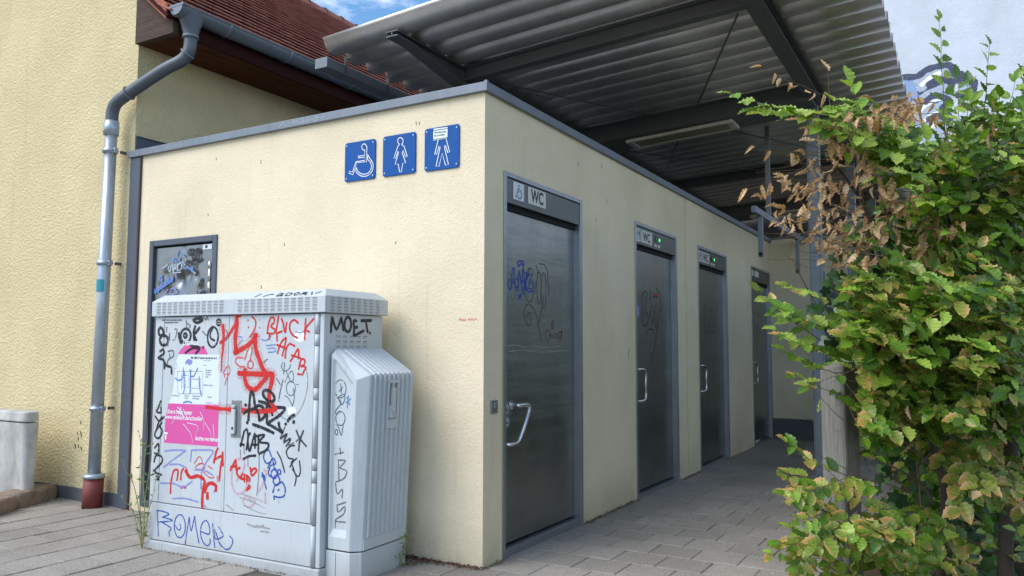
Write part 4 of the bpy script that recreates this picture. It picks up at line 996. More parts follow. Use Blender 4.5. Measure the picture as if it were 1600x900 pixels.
fink('black', dL, [[(355, 185), (352, 230)], [(440, 268), (424, 300), (426, 335), (452, 352)]], .012, ells=[((440, 328), .048, .064, .012)], lab='black wheel-shaped marker tag')
fink('grey', dL, [[(135, 265), (128, 268), (132, 295)], [(138, 390), (150, 300), (150, 350)], [(170, 350), (188, 340), (200, 280), (185, 275)], [(262, 220), (268, 270), (290, 255), (268, 235)], [(370, 290), (400, 320)], [(380, 200), (395, 215), (400, 195), (412, 215)], [(528, 280), (540, 310), (530, 350)], [(100, 215), (230, 215)], [(120, 232), (205, 230)]], .007, lab='thin grey marker marks')
fink('black', dL, [[(86, 425), (106, 412), (112, 438), (74, 468), (108, 480), (128, 520), (160, 530), (164, 575)], [(118, 500), (116, 540)], [(256, 435), (300, 405), (352, 402)], [(290, 385), (352, 400), (324, 440)]], .014, dots=[((376, 398), .011)], lab='black marker arrow and numerals')
fink('grey', dL, [[(140, 425), (172, 420), (176, 455), (142, 480), (134, 515)], [(150, 440), (155, 470)]], .009)
fink('black', dL, [[(92, 755), (76, 800), (64, 830), (92, 835)], [(92, 800), (94, 835)], [(55, 858), (80, 890), (118, 860)], [(100, 862), (75, 905), (62, 950)]], .011)
# big red spray
RW = .026
SPR = [[(600, 166), (600, 250), (590, 340), (596, 425)], [(592, 430), (650, 400), (700, 360), (732, 312)], [(725, 325), (726, 400), (748, 470), (775, 540), (800, 580)],
     [(615, 570), (700, 574), (800, 578), (838, 575), (836, 620), (820, 690), (816, 745)], [(655, 545), (656, 620), (682, 668), (720, 680), (755, 650), (800, 598)], [(552, 812), (640, 818), (760, 826), (850, 818)]]
fink('overspray', dR, SPR, .062, name='overspray', base=.0004)
fink('overspray', dL, [[(506, 250), (512, 310), (508, 400), (498, 550)], [(395, 797), (480, 808), (545, 812)]], .056, name='overspray', base=.0004)
fink('red', dR, [[(600, 166), (600, 250), (590, 340), (596, 425)], [(592, 430), (650, 400), (700, 360), (732, 312)], [(725, 325), (726, 400), (748, 470), (775, 540), (800, 580)],
     [(615, 570), (700, 574), (800, 578), (838, 575), (836, 620), (820, 690), (816, 745)], [(655, 545), (656, 620), (682, 668), (720, 680), (755, 650), (800, 598)]], RW, lab='big red sprayed tag', dots=[((592, 428), .022), ((615, 571), .017), ((725, 320), .020)])
fink('red', dL, [[(506, 250), (512, 310), (508, 400), (500, 470), (498, 550)]], .024, taper=True); fink('red', dL, [[(488, 368), (530, 335), (560, 295), (572, 270)]], .018)
fink('red', dR, [[(575, 268), (592, 240), (600, 190)]], .020); fink('red', hood, [[(604, 150), (604, 186)]], .026, ff=cpx(-.02, 230, 450, 4.2857), base=.0012+.0)
fink('red', dL, [[(395, 797), (480, 808), (545, 812)]], .018); fink('red', dR, [[(552, 812), (640, 818), (760, 826), (850, 818)], [(815, 745), (838, 780), (862, 815)]], .024)
fink('red', dR, [[(700, 190), (724, 215), (726, 255), (708, 300), (686, 326)]], .009, dots=[((676, 216), .007), ((678, 264), .007), ((753, 214), .005), ((753, 266), .006)], lab='red smiley')
fink('red', dR, [[(805, 300), (812, 245), (828, 200), (848, 200), (850, 230), (828, 255), (858, 282), (842, 305), (802, 302)], [(880, 188), (872, 240), (864, 300), (905, 288)], [(900, 205), (912, 240), (924, 300), (934, 230)], [(1012, 235), (988, 214), (962, 228), (954, 270), (972, 312), (1008, 335)], [(1062, 205), (1056, 300)], [(1116, 205), (1062, 270), (1086, 295)],
     [(820, 305), (818, 345)], [(868, 300), (870, 355)], [(1058, 300), (1054, 345)]], .0105, lab='red marker word BLACK')
fink('red', dR, [[(872, 440), (895, 370), (930, 332), (922, 380), (905, 455)], [(868, 380), (925, 402)], [(988, 388), (955, 374), (932, 405), (924, 470)], [(958, 492), (985, 450), (1012, 408), (1014, 475)], [(966, 450), (1030, 470)], [(1014, 545), (1030, 482), (1056, 482), (1050, 515), (1028, 522), (1062, 530), (1048, 560), (1040, 578), (1008, 575)]], .0105, lab='red marker letters ACAB')
fink('palered', dR, [[(642, 466), (602, 468), (592, 495), (618, 524), (652, 526)], [(690, 490), (698, 440), (706, 400)], [(652, 480), (670, 430), (682, 400)]], .009, ells=[((692, 513), .023, .024, .009)])
fink('palered', dL, [[(520, 600), (515, 560), (545, 520), (555, 560), (535, 600), (520, 650)], [(520, 580), (550, 570)]], .006)
fink('white', dR, polys=[[(985, 315), (1010, 285), (1040, 290), (1068, 320), (1055, 350), (1020, 365), (985, 345)]], lab='torn paper scrap', hp=.0006); fink('white', dR, polys=[[(938, 800), (985, 795), (1000, 820), (985, 850), (945, 850)]], hp=.0006)
fink('lightblue', dR, [[(795, 385), (860, 380)], [(805, 405), (850, 402), (858, 425), (810, 430)], [(600, 322), (640, 330)], [(610, 380), (640, 345)], [(765, 345), (800, 350), (830, 320)], [(995, 290), (1020, 300), (1050, 290)]], .006)
fink('palegreen', dR, polys=[[(640, 360), (690, 352), (696, 440), (645, 446)]], hp=.0005, lab='faded pale green label')
f = cpx(0, 350, 560, 6.43); B = .021
fink('black', dR, [[(246, 622), (255, 480), (266, 360), (284, 335), (300, 380), (312, 470), (348, 560), (356, 628)], [(196, 550), (250, 522), (312, 502)], [(310, 505), (350, 472), (398, 502), (410, 568), (386, 608), (352, 622)],
     [(350, 430), (436, 455), (512, 480)], [(430, 470), (432, 560), (430, 650)], [(440, 475), (525, 492), (612, 500), (560, 570), (438, 652)], [(436, 655), (500, 690), (590, 745)], [(590, 745), (560, 700), (550, 642)], [(462, 490), (488, 570)],
     [(640, 632), (668, 592), (708, 566)], [(290, 662), (400, 702), (500, 750)]], .0165, dots=[((218, 468), .012), ((235, 645), .012), ((620, 660), .011), ((700, 640), .013)], lab='thick black tag over the handle')
k_ = Ink((-2.146, -.688, 0), cax, (0, 0, 1), -cdn, .0022); k_.ell(f(450, 375), .052, .028, .0155, -.45); k_.build('graffiti', P_['black'], dR)
fink('grey', dR, [[(530, 200), (548, 230), (566, 262)], [(595, 205), (566, 330), (548, 432)], [(402, 40), (420, 20), (440, 8)]], .006)
fink('teal', dR, [[(592, 40), (578, 80), (600, 125), (648, 110), (672, 60)], [(612, 242), (645, 170), (680, 125), (700, 180), (678, 240), (625, 130)], [(612, 372), (650, 402), (690, 480)], [(720, 260), (750, 262)], [(700, 300), (706, 400), (690, 478)], [(610, 40), (600, 160)]], .0042, ells=[((672, 300), .036, .042, .0042)], lab='thin teal pen loops')
fink('teal', dR, [[(825, 100), (842, 200), (832, 330), (790, 470), (720, 580), (640, 615), (560, 570), (500, 480)]], .0028)
fink('grey', dR, [[(612, 690), (590, 745), (568, 810), (635, 755), (600, 850), (665, 800), (650, 870), (700, 850)], [(725, 720), (760, 800), (830, 885)], [(800, 725), (770, 790), (725, 835)], [(760, 800), (755, 890)]], .009)
f = cpx(0, 230, 660, 4.2857)
fink('black', dR, [[(622, 145), (650, 150)], [(625, 160), (640, 100), (652, 58), (670, 50), (676, 110), (664, 185)], [(690, 70), (674, 110), (684, 192), (700, 150)], [(688, 190), (712, 105), (724, 78), (722, 172)], [(700, 150), (734, 148)], [(744, 200), (746, 90)], [(730, 92), (786, 84), (752, 130), (812, 142), (800, 182), (748, 212)], [(645, 245), (682, 226), (728, 222)]], .0125, lab='black dripping letters ACAB')
fink('black', dR, [[(674, 235), (676, 298)], [(750, 205), (748, 350), (734, 490)], [(624, 180), (624, 235)], [(648, 150), (650, 210)]], .0035)
fink('red', dR, [[(558, 322), (574, 290), (592, 252), (598, 320)], [(560, 298), (602, 290)], [(622, 302), (602, 318), (604, 350), (625, 372)], [(640, 342), (628, 375), (656, 378)], [(652, 345), (652, 398)], [(664, 352), (688, 380), (672, 412), (690, 432), (664, 455)], [(668, 360), (672, 450)], [(690, 302), (702, 355), (732, 322), (718, 308), (694, 328)]], .0125, lab='small red letters ACAB with heart')
fink('blue', dR, [[(832, 228), (815, 186), (790, 196), (780, 236), (800, 274), (826, 264)], [(808, 306), (825, 270), (842, 238), (862, 272), (826, 292)], [(842, 250), (850, 300), (868, 320)], [(822, 300), (812, 345), (840, 372)], [(902, 394), (924, 440), (918, 490), (880, 502), (850, 494), (852, 516)], [(842, 470), (856, 425), (898, 400)], [(874, 455), (884, 448)],
     [(770, 336), (784, 390), (798, 446)], [(766, 362), (782, 352), (792, 388)]], .0085, ells=[((850, 345), .024, .026, .0085), ((866, 388), .026, .028, .0085), ((884, 332), .012, .014, .0085)], dots=[((880, 528), .003), ((882, 542), .003)], lab='blue marker scrawl beside arrow')
fink('ink', dR, [[(870, 195), (898, 250), (922, 335)], [(930, 80), (892, 108)], [(892, 108), (936, 76), (914, 128), (962, 110), (930, 160)], [(988, 155), (956, 160), (932, 196), (948, 238), (978, 246), (964, 272)], [(1000, 55), (1025, 110), (1066, 160)], [(1045, 55), (1020, 140), (1015, 192)], [(955, 300), (978, 262), (1002, 240)], [(966, 270), (988, 335), (998, 370), (988, 424)], [(1020, 256), (1026, 330), (1008, 362), (972, 312)]], .0075, lab='grey-black scribbled letters')
fink('pink', dR, [[(570, 300), (565, 400), (590, 470), (640, 470), (680, 400)], [(590, 250), (640, 245), (650, 300), (600, 390)], [(740, 470), (770, 420), (800, 330), (780, 320)], [(790, 470), (790, 540)], [(640, 520), (650, 555), (690, 565), (720, 530), (700, 500), (650, 500)]], .011, lab='faded pink loops')
fink('smear', dR, [[(620, 500), (720, 540), (795, 578)], [(640, 480), (740, 515), (800, 540)], [(650, 555), (740, 600), (800, 612)], [(680, 510), (760, 560)]], .007, taper=True)
KP = [o for o in cb.children if o.name.startswith('kick_panel')][0]
fink('smear', KP, [[(670, 680), (730, 700), (780, 690)], [(730, 690), (820, 712)], [(760, 728), (815, 735)]], .009, lab='scuff marks'); fink('smear', dR, [[(530, 550), (572, 585)]], .006)
fink('red', dL, [[(156, 475), (160, 400), (178, 325), (204, 318), (206, 345), (200, 388)], [(226, 385), (230, 330), (245, 308)], [(262, 310), (275, 350)]], .0115, taper=False)
fink('red', dL, [[(256, 325), (290, 368), (340, 358), (384, 388), (376, 440)], [(376, 440), (370, 500), (369, 572)], [(385, 465), (402, 420), (430, 406), (460, 424), (460, 458)], [(404, 470), (404, 512)]], .019, lab='dripping red sprayed tag')
fink('red', dL, [[(446, 270), (462, 200), (474, 172)], [(448, 250), (500, 228), (492, 300), (482, 390)], [(505, 200), (508, 290)], [(228, 438), (242, 430), (258, 438)]], .0135)
fink('red', dL, [[(316, 275), (350, 228), (370, 268), (330, 290), (330, 312), (382, 308), (380, 280), (345, 275)], [(405, 290), (438, 310)], [(375, 330), (420, 370), (450, 365)], [(470, 360), (470, 400)]], .005)
fink('violet', dL, [[(118, 192), (190, 184), (258, 188)], [(258, 190), (180, 245), (108, 302)], [(150, 282), (210, 280), (262, 302)], [(290, 260), (296, 186)], [(298, 186), (370, 184), (442, 192), (400, 260), (365, 330), (360, 446)], [(90, 406), (182, 408)], [(182, 410), (240, 432), (300, 396)], [(170, 510), (250, 508), (342, 532)], [(320, 318), (380, 320), (440, 352)], [(448, 455), (450, 470)], [(375, 550), (395, 568)]], .0085, lab='violet chalky letters')
fink('black', dL, [[(100, 0), (62, 50), (52, 90), (78, 105), (102, 60), (80, 20)], [(50, 172), (76, 142), (74, 205), (48, 206)], [(46, 265), (60, 222), (96, 228), (98, 268), (50, 325), (98, 352)], [(42, 318), (60, 335)], [(60, 360), (82, 365)], [(64, 382), (80, 380)]], .0115, lab='black figures down the left edge')
f = cpx(0, 220, 780, 7.5)
fink('blue', KP, [[(206, 432), (202, 300), (192, 132)], [(190, 132), (262, 142), (332, 175), (252, 210)], [(250, 208), (376, 250), (206, 268)], [(250, 270), (300, 300), (356, 340), (332, 385), (342, 440)], [(455, 288), (470, 320), (456, 360), (428, 348), (408, 310)], [(520, 538), (535, 420), (568, 208)], [(568, 208), (590, 372), (630, 200)], [(630, 200), (650, 340), (682, 512)],
     [(700, 376), (804, 406), (796, 290), (756, 248), (714, 300), (700, 400), (730, 500), (780, 546), (812, 512), (812, 465)], [(842, 286), (855, 440), (868, 570)], [(910, 320), (940, 370), (966, 432), (876, 466), (868, 352)], [(880, 380), (920, 510), (1000, 588), (1058, 555), (1078, 480), (1045, 430)]], .0065, ells=[((458, 315), .052, .072, .0065)], lab='blue handwritten name')
fink('smear', KP, [[(100, 210), (130, 190)], [(90, 250), (130, 225)], [(80, 290), (125, 262)], [(80, 320), (120, 298)], [(75, 340), (110, 320)], [(95, 175), (120, 160)]], .008, taper=True, lab='rub marks of the weed')
f = cpx(-.02, 340, 440, 7.5)
def side_ink(cn, lst, wd, g, s_, par, lab=None, ells=(), dots=(), d=0):
    k_ = Ink(Vector((-2.146, -.688, 0))+cax*s_, cdn, (0, 0, 1), cax, .0012)
    for p in lst: k_.stroke(ext(g, p), wd)
    for (c, rx, ry, w_) in ells: k_.ell(g(*c), rx, ry, w_)
    for (c, r) in dots: k_.dot(g(*c), r)
    k_.build('graffiti', P_[cn], par, lab)
g = spx(CW-.004, 500, 450, 5)
side_ink('ink', [[(84, 345), (88, 285), (94, 228)], [(94, 228), (128, 322), (166, 232)], [(166, 232), (174, 280), (182, 332)], [(286, 258), (262, 258), (266, 315), (262, 376)], [(262, 376), (300, 355), (342, 334)], [(262, 312), (292, 304)], [(320, 256), (400, 254)], [(358, 260), (364, 300), (372, 346)]], .0155, g, CW-.004, body, 'black capitals MOET', ells=[((217, 285), .030, .044, .0155)], dots=[((390, 352), .010)])
f = cpx(.056, 500, 540, 5.627)
def hinks(cn, lst, wd, ells=(), lab=None):
    k_ = Ink(Vector((-2.146, -.688, 0))+cdn*.056, cax, (0, 0, 1), -cdn, .001)
    for p in lst: k_.stroke(ext(f, p), wd)
    for (c, rx, ry, w_) in ells: k_.ell(f(*c), rx, ry, w_)
    k_.build('graffiti', P_[cn], sd_, lab)
hinks('teal', [[(182, 335), (190, 420)], [(166, 405), (185, 385), (202, 362)], [(150, 460), (182, 440), (215, 428), (216, 480), (190, 520), (165, 470)], [(158, 462), (186, 505), (140, 570), (140, 600), (180, 580)], [(140, 690), (165, 720), (188, 790), (204, 700)]], .0048, ells=[((180, 380), .042, .052, .0042), ((180, 640), .034, .040, .0048), ((146, 760), .010, .016, .0048)], lab='thin dark pen loops')
hinks('lightblue', [[(235, 450), (262, 522)], [(272, 466), (228, 502)], [(250, 440), (240, 552)]], .0058)
f = cpx(.056, 500, 700, 4.5)
hinks('grey', [[(105, 45), (165, 30)], [(140, 0), (146, 42)], [(130, 82), (134, 230)], [(130, 85), (180, 90), (142, 138), (186, 160), (170, 212), (110, 240)], [(110, 250), (122, 322), (158, 290), (154, 352)], [(120, 402), (186, 380)], [(120, 405), (128, 450), (174, 412), (168, 462), (106, 510), (182, 522)], [(108, 515), (108, 560)]], .0065, lab='scratched grey letters')
f = cpx(.0, 340, 440, 7.5)   # hood chamfer scribble lies on the sloping rim
ch = Ink(CM @ Vector((0, -.0195, 1.604)), cax, (CM.to_3x3() @ Vector((0, .8, .6))).normalized(), (CM.to_3x3() @ Vector((0, -.6, .8))).normalized(), .0012)
for k, lst in enumerate([[(.92, .008), (.95, .04)], [(.99, .01), (1.03, .03), (1.06, .03)], [(1.10, .01), (1.11, .04), (1.14, .03), (1.12, .02), (1.15, .01), (1.10, .01)], [(1.17, .01), (1.17, .04), (1.21, .03), (1.20, .01), (1.17, .01)], [(1.23, .025), (1.25, .04), (1.27, .025), (1.25, .01), (1.23, .025)], [(1.29, .01), (1.30, .04), (1.33, .03), (1.30, .025), (1.34, .01)], [(1.36, .04), (1.38, .01)], [(1.40, .02), (1.43, .04)]]): ch.stroke(lst, .007)
ch.build('graffiti', P_['ink'], hood, 'scribble on the sloping rim of the hood')
# ------------------------------------------------------------------ grit bin and sandstones by the house
BX = -4.22; yf = on('x', BX, 44, 700).y; yb = on('x', BX, 62, 700).y
lb = empty('grit_bin', (-4.6, (yf+yb)/2, 0), 'weathered grey plastic bin with rounded lid standing against the yellow wall', 'bin')
def rbox(x0, x1, y0, y1, z0, z1, tp, r=.04):
    vs = []
    for z, e in ((z0, 0.), (z1, tp)):
        for cx_, cy_, a0 in ((x1-r+e, y0+r-e, -90), (x1-r+e, y1-r, 0), (x0+r-e, y1-r, 90), (x0+r-e, y0+r-e, 180)):
            for a in range(0, 91, 22): vs.append((cx_+r*math.cos(R_(a0+a)), cy_+r*math.sin(R_(a0+a)), z))
    n = len(vs)//2
    return vs, [(i, (i+1) % n, n+(i+1) % n, n+i) for i in range(n)]+[tuple(range(n))[::-1], tuple(range(n, 2*n))]
v, f_ = rbox(-5.1, BX-.035, yf, yb, 0.02, .672, .035); MB().add(v, f_).build('body', M['bin'], lb)
v, f_ = rbox(-5.12, BX-.002, yf-.04, yb, .680, .765, -.012); MB().add(v, f_).build('lid', M['bin'], lb, bevel=.012)
import mathutils.noise as mn
def stone(p, q, wd, h, label, seed):
    p, q = Vector(p), Vector(q); d = (q-p); L_ = d.length; d.normalize(); sd = Vector((-d.y, d.x, 0))
    n1, n2, n3 = 14, 6, 5; vs = []; idx = {}
    def V(i, j, k):
        if (i, j, k) in idx: return idx[(i, j, k)]
        a, b_, c = i/n1, j/n2, k/n3; P0 = p+d*(L_*a)+sd*(wd*b_)+Vector((0, 0, h*c))
        cen = p+d*(L_*.5)+sd*(wd*.5)+Vector((0, 0, h*.5))
        e = (abs(2*a-1)**7+abs(2*b_-1)**6+abs(2*c-1)**6)
        P0 = P0+(cen-P0)*(.045*max(0, e-1)**1.0)
        nn = mn.noise_vector(P0*9+Vector((seed, 0, 0)))*.014+mn.noise_vector(P0*25+Vector((0, seed, 0)))*.005
        idx[(i, j, k)] = len(vs); vs.append(P0+nn); return idx[(i, j, k)]
    fs = []
    for i in range(n1):
        for j in range(n2): fs += [(V(i, j, 0), V(i, j+1, 0), V(i+1, j+1, 0), V(i+1, j, 0)), (V(i, j, n3), V(i+1, j, n3), V(i+1, j+1, n3), V(i, j+1, n3))]
        for k in range(n3): fs += [(V(i, 0, k), V(i+1, 0, k), V(i+1, 0, k+1), V(i, 0, k+1)), (V(i, n2, k), V(i, n2, k+1), V(i+1, n2, k+1), V(i+1, n2, k))]
    for j in range(n2):
        for k in range(n3): fs += [(V(0, j, k), V(0, j, k+1), V(0, j+1, k+1), V(0, j+1, k)), (V(n1, j, k), V(n1, j+1, k), V(n1, j+1, k+1), V(n1, j, k+1))]
    o = MB().add(vs, fs, 0, True).build('kerb_stone', M['stone']); tag(o, label, 'stone', 'rough sandstone blocks edging the bed'); return o
stone((-4.115, -.43, -.02), (-4.335, .0, -.02), .24, .145, 'longer reddish sandstone block touching the house wall', 3)
stone((-3.86, -.95, -.02), (-4.10, -.455, -.02), .24, .135, 'sandstone block at the left picture edge, before the reddish one', 9)

# ------------------------------------------------------------------ timber post
pb = deep(1310, 900, 3.42); tpz = deep(1310, 566, 3.5)
wp = MB(); yw = math.radians(27); Mx = Matrix.Translation((tpz.x, tpz.y, 0)) @ Matrix.Rotation(-yw, 4, 'Z')
n = 12; vs = []
for z, r_ in ((-.05, .060), (.6, .060), (1.215, .060), (1.236, .052)):
    for cx_, cy_, a0 in ((1, -1, -90), (1, 1, 0), (-1, 1, 90), (-1, -1, 180)):
        for a in (0, 30, 60, 90): vs.append(Mx @ Vector((cx_*(r_-.02)+.02*math.cos(R_(a0+a)), cy_*(r_-.02)+.02*math.sin(R_(a0+a)), z+(.010*cx_ if z > 1.2 else 0))))
wp.add(vs, [(k*16+i, k*16+(i+1) % 16, k*16+16+(i+1) % 16, k*16+16+i) for k in range(3) for i in range(16)]+[tuple(range(48, 64))], 0)
o = wp.build('timber_post', M['grey_wood']); tag(o, 'weathered grey square timber post standing in the hedge edge', 'post')

# ------------------------------------------------------------------ leaves
def leaf_variant(kind, seed):
    r = np.random.default_rng(seed); T = [0, .06, .16, .27, .38, .49, .60, .71, .81, .90, 1.0]; n = len(T)
    fold = r.uniform(.15, .5); droop = r.uniform(.05, .35); side = r.uniform(-.12, .12); wdt = r.uniform(.25, .31)
    if kind == 'dead': fold = r.uniform(.9, 1.7); droop = r.uniform(.3, .9); wdt *= .72
    V, Cc = [], []
    dead = np.array(srgb(*[(214, 174, 126), (196, 154, 108), (226, 192, 148)][seed % 3])[:3])
    burn_c = np.array(srgb(212, 150, 82)[:3]); edge_c = np.array(srgb(222, 182, 132)[:3])
    g = {'green': [(84, 124, 38), (100, 144, 44), (68, 106, 38), (116, 154, 50)], 'lime': [(152, 184, 72), (138, 176, 62), (164, 190, 86)],
         'burnt': [(122, 146, 56), (144, 152, 68), (110, 138, 50)], 'dead': [(190, 140, 88)]}[kind]
    gc = np.array(srgb(*g[seed % len(g)])[:3])
    burn = {'green': r.choice([0, 0, .1, .3]), 'lime': r.choice([0, .15]), 'burnt': r.uniform(.55, 1.1), 'dead': 2}[kind]; tipb = r.uniform(.3, .9)
    for i, t in enumerate(T):
        wt = wdt*(math.sin(math.pi*min(1, t**.80))**.85 if 0 < t < 1 else 0)
        if i % 2 and 0 < t < 1: wt *= 1.16
        pl = .032*(1 if i % 2 else -1) if 0 < t < 1 else 0
        for sx_ in (-1, -.55, 0, .55, 1):
            x = sx_*wt; a = abs(sx_)
            if kind == 'dead':
                th = fold*a*1.2; x = math.copysign(wt*math.sin(min(th, 2.6))/max(fold, .5), sx_) if a else 0; z = wt*(1-math.cos(th))/max(fold, .5)*1.1
            else: z = abs(x)*fold
            z += pl*a - droop*t*t*.6 + .02*math.sin(7*t+seed)*a; y = t*(1-.12*droop)
            if kind == 'dead': z += .10*math.sin(4*t+seed)
            V.append((x+side*t*t, y, z))
            if kind == 'dead':
                c = dead*(1-.25*a*r.random())*(1.08 if i % 2 else .72)
            else:
                b_ = min(1, max(0, 2.0*burn*(a*.75+t*tipb*1.2-.95+.45*math.sin(3.1*t*(1+seed % 3)+seed+1.3*np.sign(sx_)))+r.uniform(-.15, .15)*(burn > 0)))
                c = gc*(.76+.36*(i % 2))*(1.12 if a == 0 else 1); c = c*(1-b_)+(burn_c if a < .9 else edge_c)*b_
            Cc.append((*c, 1))
    F_ = [(i*5+j, i*5+j+1, i*5+5+j+1, i*5+5+j) for i in range(n-1) for j in range(4)]
    return np.array(V, np.float32), F_, np.array(Cc, np.float32)
def ivy_variant(seed):
    r = np.random.default_rng(seed); rad = []
    for k in range(20):
        a = 2*math.pi*k/20
        rr = .34+.22*max(0, math.cos(2.5*(a))**2)*(1 if abs(a-math.pi) > .5 else .6); rad.append((a, rr))
    V = [(0, .38, 0)]; Cc = []; gc = np.array(srgb(*[(34, 66, 40), (44, 78, 44), (30, 58, 38), (58, 92, 50)][seed % 4])[:3])
    for a, rr in rad: V.append((rr*math.sin(a), .38+rr*math.cos(a), .10*rr*math.cos(2*a)-.12*rr))
    Cc = [(*(gc*1.5), 1)]+[(*(gc*r.uniform(.85, 1.1)), 1) for _ in rad]
    return np.array(V, np.float32), [(0, 1+k, 1+(k+1) % 20) for k in range(20)], np.array(Cc, np.float32)
def mk_leafmat(name, rough, trans, gloss=.4):
    m_ = mat(name, (.1, .2, .04), rough, spec=gloss); nt = m_.node_tree; b = nt.nodes['Principled BSDF']; n = N(m_)
    at = n.n('ShaderNodeVertexColor'); at.layer_name = 'Col'
    c = n.mix(n.ramp(n.noise(60, 3, .6), [(.4, 0.), (.75, .35)]), at.outputs['Color'], (.10, .11, .02, 1), 'MULTIPLY' if False else 'MIX')
    oi = n.n('ShaderNodeObjectInfo'); n.col(c)
    tr = n.n('ShaderNodeBsdfTranslucent'); hs_ = n.n('ShaderNodeHueSaturation'); hs_.inputs['Value'].default_value = 1.5; hs_.inputs['Saturation'].default_value = 1.1; n.l(c, hs_.inputs['Color']); n.l(hs_.outputs['Color'], tr.inputs['Color'])
    ms = n.n('ShaderNodeMixShader'); ms.inputs[0].default_value = trans; out_ = [x for x in nt.nodes if x.type == 'OUTPUT_MATERIAL'][0]
    n.l(b.outputs['BSDF'], ms.inputs[1]); n.l(tr.outputs['BSDF'], ms.inputs[2]); n.l(ms.outputs[0], out_.inputs['Surface']); return m_
M['leaf'] = mk_leafmat('hornbeam_leaf', .38, .25, .5); M['ivy'] = mk_leafmat('ivy_leaf', .35, .10, .5)
VAR = {}
for kind, cnt_ in (('green', 9), ('lime', 5), ('burnt', 9), ('dead', 7)):
    VAR[kind] = [leaf_variant(kind, 11*len(VAR)+i) for i in range(cnt_)]
VAR['ivy'] = [ivy_variant(i) for i in range(6)]
def col_mesh(name, V, F_, C, m_):
    me = bpy.data.meshes.new(name); V = np.asarray(V, np.float32); 
    lens = np.array([len(f) for f in F_], np.int32) if isinstance(F_, list) else np.full(len(F_), F_.shape[1], np.int32)
    flat = np.concatenate([np.asarray(f, np.int32) for f in F_]) if isinstance(F_, list) else F_.astype(np.int32).ravel()
    me.vertices.add(len(V)); me.vertices.foreach_set('co', V.ravel()); me.loops.add(len(flat)); me.loops.foreach_set('vertex_index', flat)
    me.polygons.add(len(lens)); st = np.concatenate([[0], np.cumsum(lens)[:-1]]).astype(np.int32); me.polygons.foreach_set('loop_start', st)
    me.update(calc_edges=True); me.validate()
    ca_ = me.color_attributes.new('Col', 'FLOAT_COLOR', 'POINT'); ca_.data.foreach_set('color', np.asarray(C, np.float32).ravel())
    me.materials.append(m_); return me
def hides(it):
    if it[0] == 'ivy': return False
    dd = it[2]+it[3][1]*it[4]*.5-CPOS; z = dd.dot(cF); u = 800+CF*dd.dot(cR)/z; v = 450-CF*dd.dot(cU)/z
    return z < 3.7 and 1276 < u < 1348 and 560 < v < 752 and (it[4]*1e4) % 1 > .06
class Foliage:
    def __init__(s): s.items = []; s.twigs = MB()
    def leaf(s, kind, p, d, nr, size):
        d = d.normalized(); x = d.cross(nr)
        if x.length < 1e-4: x = d.cross(Vector((1, 0, 0)))
        x.normalize(); z = x.cross(d)
        vi = random.randrange(len(VAR[kind])); s.items.append((kind, vi, p.copy(), (x, d, z), size))
    def finish(s, root, nparts, leafname='leaf', stuffname='foliage', m_=None):
        def key(it):
            dd = it[2]-CPOS; z = max(.1, dd.dot(cF)); u = 800+CF*dd.dot(cR)/z; v = 450-CF*dd.dot(cU)/z
            return z if (0 < u < 1600 and 0 < v < 900) else 99
        s.items = [it for it in s.items if not hides(it)]
        s.items.sort(key=key)
        meshes = {}
        for kind, vi, p, B_, size in s.items[:nparts]:
            if (kind, vi) not in meshes:
                V, F_, C = VAR[kind][vi]; meshes[(kind, vi)] = col_mesh('leaf', V, F_, C, m_ or M['leaf'])
            o = bpy.data.objects.new(leafname, meshes[(kind, vi)]); col.objects.link(o)
            Mx = Matrix(B_).transposed().to_4x4() @ Matrix.Scale(size, 4); Mx.translation = p; o.matrix_basis = Mx; parent(o, root)
        groups = {}
        for it in s.items[nparts:]: groups.setdefault('dead' if it[0] == 'dead' else 'live', []).append(it)
        for gname, its in groups.items():
            Vs, Fs, Cs, off = [], [], [], 0
            for kind, vi, p, B_, size in its:
                V, F_, C = VAR[kind][vi]; R3_ = np.array(B_, np.float32)     # rows x,d,z
                Vs.append((V*size) @ R3_+np.array(p, np.float32)); Fs.append(np.array(F_, np.int32)+off); off += len(V)
                Cs.append(C*np.array([*([random.uniform(.82, 1.16)]*3), 1], np.float32))
            me = col_mesh(stuffname, np.concatenate(Vs), np.concatenate(Fs), np.concatenate(Cs), m_ or M['leaf'])
            o = bpy.data.objects.new('withered_foliage' if gname == 'dead' else stuffname, me); col.objects.link(o); parent(o, root); tag(o, kind='stuff')
UP = Vector((0, 0, 1))
M['twig'] = mat('twig_bark', srgb(104, 82, 66), .8); M['bark'] = mk_wood('hedge_bark', srgb(96, 84, 74), srgb(70, 62, 54), 'z', 1, .6)
def jit(a): return Vector((random.uniform(-a, a), random.uniform(-a, a), random.uniform(-a, a)))
def pick(mix_):
    r = random.random(); s = 0
    for k, w_ in mix_.items():
        s += w_
        if r < s: return k
    return k
